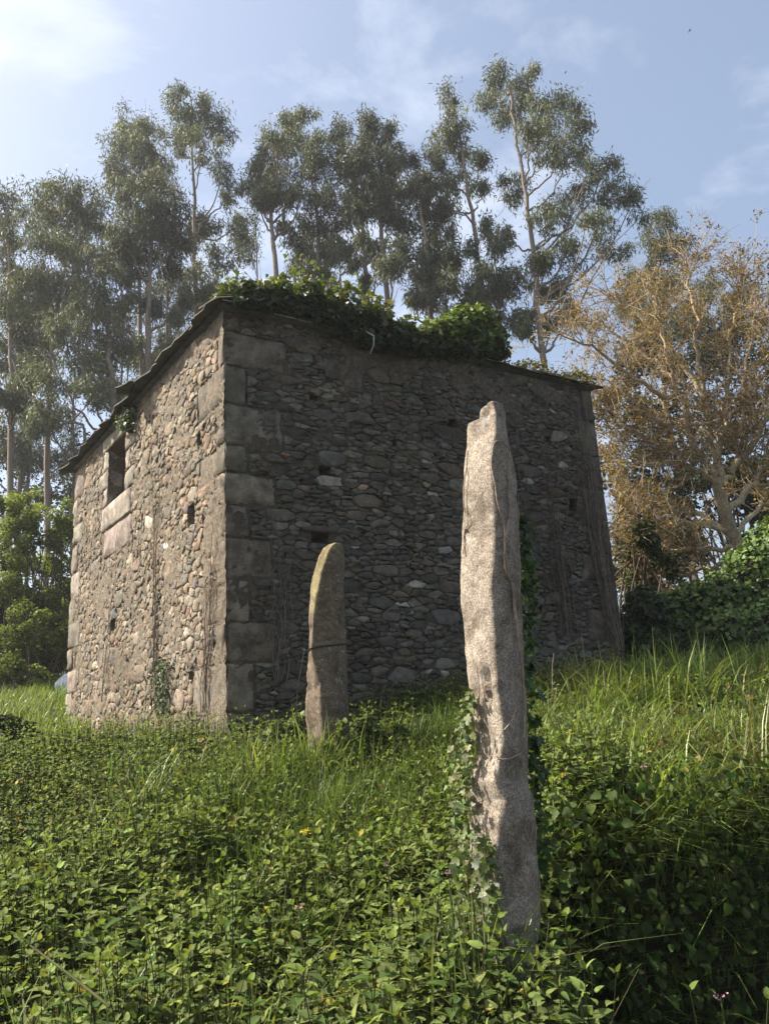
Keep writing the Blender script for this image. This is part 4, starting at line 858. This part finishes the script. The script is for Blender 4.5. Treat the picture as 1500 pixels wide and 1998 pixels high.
leafy('ivy_clump', 'pale ivy clump at the foot of the shorter standing stone', 'ivy', [(575, 1410, 22, 24), (548, 1425, 22, 18), (595, 1435, 18, 18), (525, 1440, 16, 12)], 7.45, 900, .055, (.08, .11, .04), 130, fresh=(.19, .22, .07), T=T_IVY, dy=.05, stems=2, mat='ivy', srad=.006)
leafy('bramble_clump', 'dark bramble clump just behind the shorter standing stone', 'bush', [(715, 1425, 26, 28), (745, 1450, 26, 26), (700, 1470, 24, 24), (780, 1440, 22, 22)], 7.0, 1100, .055, (.045, .065, .022), 131, fresh=(.12, .155, .045), dy=.08, stems=2, srad=.006)
leafy('weed_sprig', 'leafy weed sprig against the front of the shorter standing stone', 'weed', [(665, 1415, 8, 14), (662, 1440, 12, 14), (630, 1455, 14, 10)], 6.95, 130, .05, (.08, .11, .03), 132, fresh=(.18, .22, .06), dy=.02, stems=1, srad=.004)

# pale wrapped heap that shows past the far house corner
g = Geo(); c = at(146, 1335, 16.2) - [0, 0, .19]; th, ph = np.meshgrid(np.linspace(0, 2 * np.pi, 29)[:-1], np.linspace(.02, np.pi - .02, 15)); q = np.stack([np.sin(ph) * np.cos(th), np.sin(ph) * np.sin(th), np.cos(ph)], -1).reshape(-1, 3)
q = np.sign(q) * np.abs(q) ** .75; nz = np.array([mnoise.fractal(Vector(p * 2.2), 1, 2, 4) for p in q])[:, None]; i, j = np.meshgrid(np.arange(28), np.arange(14)); e = (i + 1) % 28
g.add(c + q * [.33, .45, .40] * (1 + .10 * nz), np.stack([j * 28 + i, j * 28 + e, (j + 1) * 28 + e, (j + 1) * 28 + i], -1).reshape(-1, 4), (.62, .67, .74))
o = g.build('wrapped_heap', M['plastic'], smooth=True); recentre(o, (c[0], c[1], c[2] - .4)); tag(o, 'pale plastic-covered heap in the grass past the far house end', 'heap')
# a bird high in the clear sky
c = at(1345, 60, 60); g = Geo(); g.add(*tube([c + [-.12, 0, 0], c + [-.05, 0, .01], c + [.06, 0, .0], c + [.13, 0, -.01]], [.008, .035, .03, .005], 6), (.03, .03, .03)); o = g.build('bird', M['bark']); recentre(o, c)
tag(o, 'tiny dark bird flying in the open sky', 'bird')
for s in (-1, 1):
    g = Geo(); g.add(np.array([[.05, 0, 0], [-.05, 0, 0], [-.07, .17 * s, .06], [0, .17 * s, .07], [-.08, .30 * s, .02]]), np.array([[0, 1, 2], [0, 2, 3], [3, 2, 4]]), (.03, .03, .03)); g.build('wing', M['bark'], o)
# ------------------------------------------------------------------ nettles, grass and low weeds
def in_view(P, margin=330):
    c = P @ RC; u = PW / 2 + F * c[:, 0] / c[:, 2]; v = PH / 2 + F * c[:, 1] / c[:, 2]
    return (c[:, 2] > .5) & (u > -margin) & (u < PW + margin) & (v < PH + margin)
def inside_house(x, y, pad=.02):
    A = np.linalg.inv(np.array([[U2[0], V2[0]], [U2[1], V2[1]]])); q = A @ np.stack([x - HC[0], y - HC[1]]); return (q[0] > -pad) & (q[1] > -pad) & (q[0] < LU + pad) & (q[1] < LV + pad)
def field(n, x0, x1, y0, y1, r, dens=None):
    x = r.uniform(x0, x1, n); y = r.uniform(y0, y1, n); k = ~inside_house(x, y)
    k &= np.hypot(x - .45, y - TY - .08) > .2; k &= np.hypot(x + .47, y - SY - .08) > .24
    k &= ~((y < TY + .0) & (np.abs(x - .45 - (y - TY) * .06) < .16) & (y > TY - .18))
    if dens is not None: k &= r.random(n) < dens(x, y)
    x, y = x[k], y[k]; P = np.stack([x, y, ground(x, y)], -1); return P[in_view(P)]
def patch(x, y, f, s=0.0): return np.array([mnoise.noise(Vector((a * f, b * f, s))) for a, b in zip(x, y)])
def bank(x, y):   # 1 on the lower ground in front of the right-hand terrace
    return sstep((x - .60) / .2) * (1 - sstep((y - 4.2 - .42 * (x - .5)) / .2))

def nettles(gl, gs, P, h, s, r, T, base, fresh, nodes=7, pairs=2, purple=.0):
    n = len(P); h = np.broadcast_to(h, (n,)); lean = r.normal(0, .13, (n, 2)); phi = r.uniform(0, 6.28, n)
    tilt = np.c_[lean, np.ones(n)] 
    for k in range(nodes):
        t = .22 + .78 * k / (nodes - 1); node_ = P + tilt * (h * t)[:, None]
        ls = s * np.interp(t, [.2, .55, .8, 1.0], [.75, 1.15, 1.0, .55]) 
        for j in range(pairs):
            a = phi + k * 1.5708 + j * math.pi + r.normal(0, .25, n); el = np.interp(t, [.2, .7, .93, 1], [-.55, -.15, .3, .85]) + r.normal(0, .3, n)
            d = np.stack([np.cos(a) * np.cos(el), np.sin(a) * np.cos(el), np.sin(el)], -1); up_ = np.stack([-np.cos(a) * np.sin(el), -np.sin(a) * np.sin(el), np.cos(el)], -1) + r.normal(0, .2, (n, 3))
            sz = ls * r.uniform(.75, 1.2, n); keep = r.random(n) < (.97 if t > .4 else .7)
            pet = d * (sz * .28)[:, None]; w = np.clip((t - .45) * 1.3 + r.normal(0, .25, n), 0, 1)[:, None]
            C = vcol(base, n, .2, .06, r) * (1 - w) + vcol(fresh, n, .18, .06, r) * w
            yl_ = (r.random(n) < .012)[:, None]; C = C * ~yl_ + np.array([.30, .24, .04]) * yl_
            q = keep; scatter_template(gl, *T, (node_ + pet)[q], d[q], up_[q], sz[q], C[q], sz[q] * .66)
    a = np.arange(3) * 2.094; ringv = np.stack([np.cos(a), np.sin(a), np.zeros(3)], -1)
    v = np.concatenate([P[:, None] + ringv * .0045, (P + tilt * h[:, None])[:, None] + ringv * .002], 1)
    f = np.array([[0, 1, 4, 3], [1, 2, 5, 4], [2, 0, 3, 5]]); F_ = (f[None] + (np.arange(n) * 6)[:, None, None]).reshape(-1, 4)
    gs.add(v.reshape(-1, 3), F_, np.repeat(vcol((.055, .06, .028), n, .2, .1, r), 6, 0))
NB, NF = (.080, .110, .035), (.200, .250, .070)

r = np.random.default_rng(200); gl, gs = Geo(), Geo()
def d_near(x, y): return np.clip(.75 + .7 * patch(x, y, .9, 4), .12, 1) * (1 - .75 * (bank(x, y) > .5)) * np.where((x < -1.45) & (y < 4.0), .35, 1)
P = field(7600, -4.2, 1.3, 2.7, 5.6, r, d_near); P = P[bank(P[:, 0], P[:, 1]) < .5]
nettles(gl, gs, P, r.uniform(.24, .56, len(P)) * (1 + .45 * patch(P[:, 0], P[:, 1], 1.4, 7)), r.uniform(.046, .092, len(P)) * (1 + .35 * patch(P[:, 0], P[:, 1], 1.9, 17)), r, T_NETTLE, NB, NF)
o = gl.build('nettle_leaves', M['leaf']); tag(o, kind='stuff'); o2 = gs.build('stems', M['leaf'], o); 
tag(o, 'nettle bed covering the slope around the tall standing stone', 'nettles')
gl, gs = Geo(), Geo(); P = field(13500, -7.6, 3.2, 5.3, 9.6, r, lambda x, y: np.clip(.72 + .8 * patch(x, y, .8, 12), .15, 1) * np.where((x > .2) & (y < 8.5), .35, 1))
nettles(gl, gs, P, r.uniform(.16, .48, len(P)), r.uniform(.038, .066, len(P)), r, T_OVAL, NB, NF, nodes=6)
o = gl.build('weed_leaves', M['leaf']); tag(o, 'low leafy weeds on the slope up to the house', 'weeds', kind='stuff'); gs.build('stems', M['leaf'], o)
# plants on the low ground under the terrace, shade painted into their leaf colour
gl, gs = Geo(), Geo(); P = field(1300, .7, 3.2, 2.3, 4.6, r, lambda x, y: (bank(x, y) > .3) * .95)
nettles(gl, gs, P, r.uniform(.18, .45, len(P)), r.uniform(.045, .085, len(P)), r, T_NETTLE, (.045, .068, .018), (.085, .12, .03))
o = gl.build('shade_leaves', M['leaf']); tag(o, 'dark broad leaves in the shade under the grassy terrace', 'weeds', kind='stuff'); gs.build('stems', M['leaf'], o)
gl = Geo(); n = 8500; x = r.uniform(.7, 4.8, n); y = 4.2 + .42 * (x - .5) + .1 * np.sin(3.1 * x) + r.normal(-.02, .15, n); z0 = ground(x, y - .25); z1 = ground(x, y + .3); z = z0 + (z1 - z0) * r.uniform(0, 1.25, n)
leaf_cloud(gl, np.stack([x, y - .08, z], -1), np.array([.5, -.6, .45]), r.uniform(.03, .07, n), vcol((.045, .068, .018), n, .3, .09, r), r, T=T_NETTLE)  # leaf colour darkened to deepen the shade on the bank
o = gl.build('bank_ivy', M['leaf']); tag(o, 'ivy and leaves hanging down the shaded face of the terrace', 'ivy', kind='stuff')

# grass
def grass(g, P, h, w, r, base, bend=.6):
    n = len(P); h = h * r.uniform(.6, 1.25, n); a = r.uniform(0, 6.28, n); b = np.abs(r.normal(bend, .35, n)); d = np.stack([np.cos(a), np.sin(a), np.zeros(n)], -1); s = np.stack([-np.sin(a), np.cos(a), np.zeros(n)], -1) * (w * r.uniform(.6, 1.3, n))[:, None]
    rows = []
    for t, ww in ((0, 1.0), (.35, .95), (.7, .7), (1.0, .06)):
        c = P + d * (h * b * t * t)[:, None] + np.array([0, 0, 1.0]) * (h * (t - .42 * b * t ** 2.4))[:, None]; rows += [c - s * ww * .5, c + s * ww * .5]
    v = np.stack(rows, 1); f = np.array([[0, 1, 3, 2], [2, 3, 5, 4], [4, 5, 7, 6]]); g.add(v.reshape(-1, 3), (f[None] + (np.arange(n) * 8)[:, None, None]).reshape(-1, 4), np.repeat(vcol(base, n, .22, .07, r), 8, 0))
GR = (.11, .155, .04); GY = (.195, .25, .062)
g = Geo(); P = field(26000, .55, 5.5, 4.0, 10.5, r, lambda x, y: np.clip(.75 + .8 * patch(x, y, 1.1, 2), .2, 1) * (bank(x, y) < .3)); grass(g, P, .34, .011, r, GY, .75)
P = field(3000, .55, 4.0, 4.1, 6.5, r, lambda x, y: (bank(x, y) < .3) * 1.0); grass(g, P, .50, .016, r, GR, .9)
for k in range(46):                                             # uneven tussocks
    x = r.uniform(.7, 4.5); y = r.uniform(4.6, 8.6); s = r.uniform(.1, .26); n = int(r.uniform(60, 170)); q = np.stack([x + r.normal(0, s, n), y + r.normal(0, s, n)], -1); q = q[(bank(*q.T) < .3) & ~inside_house(*q.T)]
    grass(g, np.c_[q, ground(*q.T)], r.uniform(.45, .75), .013, r, [GR, GY, (.20, .19, .085)][k % 3] , r.uniform(.5, 1.1))
n = 5200; x = r.uniform(.72, 4.6, n); y = 4.2 + .42 * (x - .5) + .1 * np.sin(3.1 * x) + r.normal(.02, .16, n); grass(g, np.stack([x, y, ground(x, y)], -1), .42, .010, r, GY, 1.15)   # spilling over the edge
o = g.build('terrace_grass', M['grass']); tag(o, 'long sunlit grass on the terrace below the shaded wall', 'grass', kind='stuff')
g = Geo(); tuft = [(-.55, 6.0, .45), (-.95, 5.3, .42), (-.15, 5.8, .55), (.15, 6.4, .6), (-.3, 5.1, .4), (-1.3, 6.2, .4), (.25, 5.2, .4), (-.75, 6.9, .4), (.0, 7.1, .5), (.5, 7.6, .6), (-1.0, 4.7, .3), (-.55, 4.6, .25), (-1.5, 5.4, .3)]
for x, y, s in tuft:
    n = int(900 * s / .4); q = np.stack([x + r.normal(0, s * .55, n), y + r.normal(0, s * .5, n)], -1); q = q[~inside_house(*q.T)]; q = q[np.hypot(q[:, 0] - .45, q[:, 1] - TY - .08) > .2]; grass(g, np.c_[q, ground(*q.T)], .46, .011, r, GR, .7)
P = field(15000, -7, 1.0, 4.0, 11, r, lambda x, y: np.clip(.35 + .7 * patch(x, y, 1.3, 31), .05, .8)); grass(g, P, .26, .008, r, GR, .7)
for k in range(42):                                             # clumps of long blades through the nettle bed
    x = r.uniform(-2.6, .5); y = r.uniform(3.4, 7.6); s = r.uniform(.06, .2); n = int(r.uniform(40, 130)); q = np.stack([x + r.normal(0, s, n), y + r.normal(0, s, n)], -1); q = q[~inside_house(*q.T)]; q = q[np.hypot(q[:, 0] - .45, q[:, 1] - TY - .08) > .2]
    grass(g, np.c_[q, ground(*q.T)], r.uniform(.42, .66), .011, r, [GR, GY, (.16, .19, .075)][k % 3], r.uniform(.5, 1.0))
o = g.build('slope_grass', M['grass']); tag(o, 'tufts of long green grass between the nettles in front of the house', 'grass', kind='stuff')
g = Geo(); P = field(12000, -4.0, -1.1, 2.6, 4.3, r, lambda x, y: np.clip((-x - 1.25) * 2.2, 0, 1) * .9); grass(g, P, .24, .007, r, (.14, .15, .05), 1.0)
o = g.build('thin_grass', M['grass']); tag(o, 'thin pale grass at the lower edge of the nettle bed', 'grass', kind='stuff')
g = Geo(); P = field(15000, -11, -4.5, 9.5, 18, r); grass(g, P, .36, .014, r, GY, .6); P = field(9000, 3.2, 10, 9.5, 17, r); grass(g, P, .34, .014, r, GR, .6)
o = g.build('far_grass', M['grass']); tag(o, 'grass past the ends of the house', 'grass', kind='stuff')

# mixed weeds: small round-leaved plants, withered leaves and dead stems among the nettles
g = Geo(); P = field(9000, -3.4, 1.0, 2.7, 8.0, r, lambda x, y: np.clip(.1 + 1.3 * patch(x, y, 1.6, 44), 0, 1) * (bank(x, y) < .3)); P[:, 2] += r.uniform(.02, .42, len(P)); leaf_cloud(g, P, np.array([-.2, -.2, 1.0]), r.uniform(.018, .042, len(P)), vcol((.13, .165, .04), len(P), .3, .1, r), r, T=T_OVAL, droop=-.1)
P = field(1500, -3.4, 3.0, 2.7, 8.0, r); P[:, 2] += r.uniform(.05, .34, len(P)); leaf_cloud(g, P, np.array([0, -.2, .8]), r.uniform(.025, .06, len(P)), vcol((.23, .17, .06), len(P), .35, .12, r), r, T=T_OVAL, spread=.9)
o = g.build('mixed_weeds', M['leaf']); tag(o, 'small pale weeds and withered leaves scattered through the nettle bed', 'weeds', kind='stuff')
g = Geo(); P = field(420, -3.4, 3.2, 2.7, 7.5, r)
for p in P:
    a = r.normal(0, .35, 2); h = r.uniform(.3, .62); q = p + np.array([[0, 0, 0], [a[0] * .4 * h, a[1] * .4 * h, .55 * h], [a[0] * h, a[1] * h, h]]); g.add(*tube(q, np.array([.004, .003, .0015]) * r.uniform(.6, 1.1), 3), np.array((.20, .16, .10)) * r.uniform(.4, 1.2))
o = g.build('dead_stems', M['leaf']); tag(o, 'thin dead brown stems standing among the nettles', 'stems', kind='stuff')

# nettles that stand out singly: each with its stem and leaves
NM = []
for base in (NB, (.075, .115, .028), (.13, .18, .038)):
    for _ in range(2): g = Geo(); g.add(T_NETTLE[0], T_NETTLE[1], vcol(base, 1, .12, .05, r)[0]); NM.append(g.mesh('leaf', M['leaf']))
def nettle_plant(x, y, h, s, label, group=None):
    z = float(ground(x, y)); root = empty('nettle_plant', (x, y, z)); tag(root, label, 'nettle', group); ph = r.uniform(0, 6.28); ln = r.normal(0, .08, 2); g = Geo(); q = np.array([[ln[0] * h * t ** 1.3, ln[1] * h * t ** 1.3, h * t] for t in np.linspace(-.03, 1, 6)])
    g.add(*tube(q, np.linspace(.005, .002, 6), 5), (.06, .07, .028)); g.build('stem', M['leaf'], root)
    for k in range(8):
        t = .25 + .75 * k / 7; c = np.array([ln[0] * h * t ** 1.3, ln[1] * h * t ** 1.3, h * t]); ls = s * np.interp(t, [.2, .55, .8, 1], [.8, 1.15, 1, .5])
        for j in range(2):
            a = ph + k * 1.5708 + j * math.pi + r.normal(0, .15); el = float(np.interp(t, [.2, .7, .93, 1], [-.3, .0, .4, .8]) + r.normal(0, .12)); d = np.array([math.cos(a) * math.cos(el), math.sin(a) * math.cos(el), math.sin(el)]); sd_ = unit(np.cross(d, [0, 0, 1])); nn = np.cross(sd_, d); L = ls * r.uniform(.85, 1.15)
            o = bpy.data.objects.new('leaf', NM[min(5, int(np.clip((t - .3) * 7 + r.normal(0, .8), 0, 5)))]); col.objects.link(o); o.parent = root; mt = np.eye(4); mt[:3, 0] = sd_ * L * .68; mt[:3, 1] = d * L; mt[:3, 2] = nn * L; mt[:3, 3] = c + d * L * .2; o.matrix_basis = Matrix(mt.tolist())
def spot(px, py, Y): p = at(px, py, Y); return p[0], Y, p[2]
for px, py, Y, s, lab in [(1010, 1760, 3.62, .085, 'pale-tipped nettle standing right in front of the foot of the tall stone'), (1088, 1790, 3.62, .085, 'sunlit nettle with dark shade behind it beside the foot of the tall stone'), (1060, 1860, 3.5, .09, 'leafy nettle close below the sunlit one beside the tall stone'), (975, 1850, 3.5, .08, 'short nettle hiding the base of the tall stone'),
                          (1395, 1925, 3.3, .085, 'nettle catching the sun alone in the deep shade under the terrace'), (1330, 1950, 3.2, .08, 'smaller nettle beside the lone sunlit one in the shade')]:
    x, y, zt = spot(px, py, Y); nettle_plant(x, y, max(.3, zt - float(ground(x, y))), s, lab)
for px, py, Y in [(340, 1820, 3.5), (120, 1830, 3.6), (560, 1760, 3.7), (700, 1830, 3.5), (450, 1700, 3.9), (820, 1700, 3.8), (250, 1700, 3.95), (880, 1850, 3.4), (640, 1900, 3.25), (180, 1930, 3.35), (480, 1920, 3.25), (780, 1930, 3.2)]:
    x, y, zt = spot(px, py, Y); nettle_plant(x, y, max(.35, zt - float(ground(x, y))), .082, 'nettle standing a little above the rest of the nettle bed', 'taller nettles in the bed')
# flowers
def flower(px, py, Y, label, cat, colr, n, sz):
    c = at(px, py, Y); gz = float(ground(c[0], c[1])); root = empty(cat.replace(' ', '_'), (c[0], c[1], gz)); tag(root, label, 'flower'); g = Geo(); q = np.array([[0, 0, -.02], [.01, 0, (c[2] - gz) * .5], [0, 0, c[2] - gz]]); g.add(*tube(q, .003, 4), (.07, .1, .03)); g.build('stem', M['leaf'], root)
    g = Geo(); P = np.array([0, 0, c[2] - gz]) + r.normal(0, sz * .6, (n, 3)) * [1, 1, .6]; a = r.normal(0, 1, (n, 3)); a[:, 2] = np.abs(a[:, 2]) * .4; scatter_template(g, *T_OVAL, P, a, r.normal(0, .4, (n, 3)) + [0, 0, 1], r.uniform(.5, 1, n) * sz, vcol(colr, n, .12, .04, r)); g.build('petals', M['petal'], root)
flower(596, 1622, 5.0, 'small yellow flower head above the grass in the middle of the slope', 'yellow flower', (.75, .55, .02), 16, .022)
for px, py, Y in [(756, 1686, 4.1), (585, 1770, 3.7), (875, 1702, 3.8), (195, 1893, 3.5), (920, 1740, 3.6), (1405, 1945, 3.25), (1255, 1497, 4.6)]:
    flower(px, py, Y, 'small pink-purple dead-nettle flower among the leaves', 'pink flower', (.42, .22, .30), 9, .014)
for o in list(bpy.data.objects):
    if o.get('label') == 'small pink-purple dead-nettle flower among the leaves': o['group'] = 'pink dead-nettle flowers'
# dead stalks and a leaning weed stem
g = Geo(); b = np.array([at(70, 1850, 3.5)[0], 3.5, 0]); b[2] = float(ground(b[0], b[1])); P = smooth_path([at(215, 1965, 3.2), at(140, 1905, 3.35), at(60, 1845, 3.55)], 5); g.add(*tube(P, np.linspace(.006, .004, len(P)), 5), (.09, .10, .04)); o = g.build('bent_stalk', M['leaf']); recentre(o, P[0]); tag(o, 'long bare green stalk lying slanted over the thin grass', 'stalk')
g = Geo(); p0 = at(1062, 1400, 7.5); p1 = at(1080, 1275, 7.5); P = wobble([p0[0], 7.5, float(ground(p0[0], 7.5)) - .02], p1, 7, .015, r); g.add(*tube(P, np.linspace(.006, .003, 7), 5), (.22, .2, .16)); o = g.build('dry_stalk', M['bark']); recentre(o, P[0]); tag(o, 'thin dry stalk standing between the tall stone and the shaded wall', 'stalk')
g = Geo(); s_, z_ = wall_px('R', 722, 690, .3); s2, z2 = wall_px('R', 729, 655, .3); g.add(*tube(wall_xyz('R', np.array([s_, (s_ + s2) / 2 + .02, s2, s2 - .06]), np.array([z_, (z_ + z2) / 2, z2, ZT + .1]), np.array([.3, .31, .3, .1])), [.004, .008, .01, .012], 5), (.42, .38, .32)); o = g.build('dead_twig', M['bark']); recentre(o, wall_xyz('R', s2, z2, .3)); tag(o, 'pale broken twig dangling from the hanging ivy', 'twig')
# ------------------------------------------------------------------ sunlit haze: one closed box of even air round everything
hz = bpy.data.materials.new('haze'); hz.use_nodes = True; hn = hz.node_tree; hn.nodes.remove(hn.nodes['Principled BSDF'])
pv = hn.nodes.new('ShaderNodeVolumePrincipled'); pv.inputs['Color'].default_value = (.93, .95, 1, 1); pv.inputs['Density'].default_value = .0009; pv.inputs['Anisotropy'].default_value = .35
hn.links.new(pv.outputs[0], hn.nodes['Material Output'].inputs['Volume'])
x0, x1, y0, y1, z0, z1 = -560, 560, -260, 960, -6.5, 34
g = Geo(); g.add(np.array([(x, y, z) for z in (z0, z1) for x, y in ((x0, y0), (x1, y0), (x1, y1), (x0, y1))]), np.array([[0, 3, 2, 1], [4, 5, 6, 7], [0, 1, 5, 4], [1, 2, 6, 5], [2, 3, 7, 6], [3, 0, 4, 7]]), (1, 1, 1))
tag(g.build('haze', hz), kind='stuff')
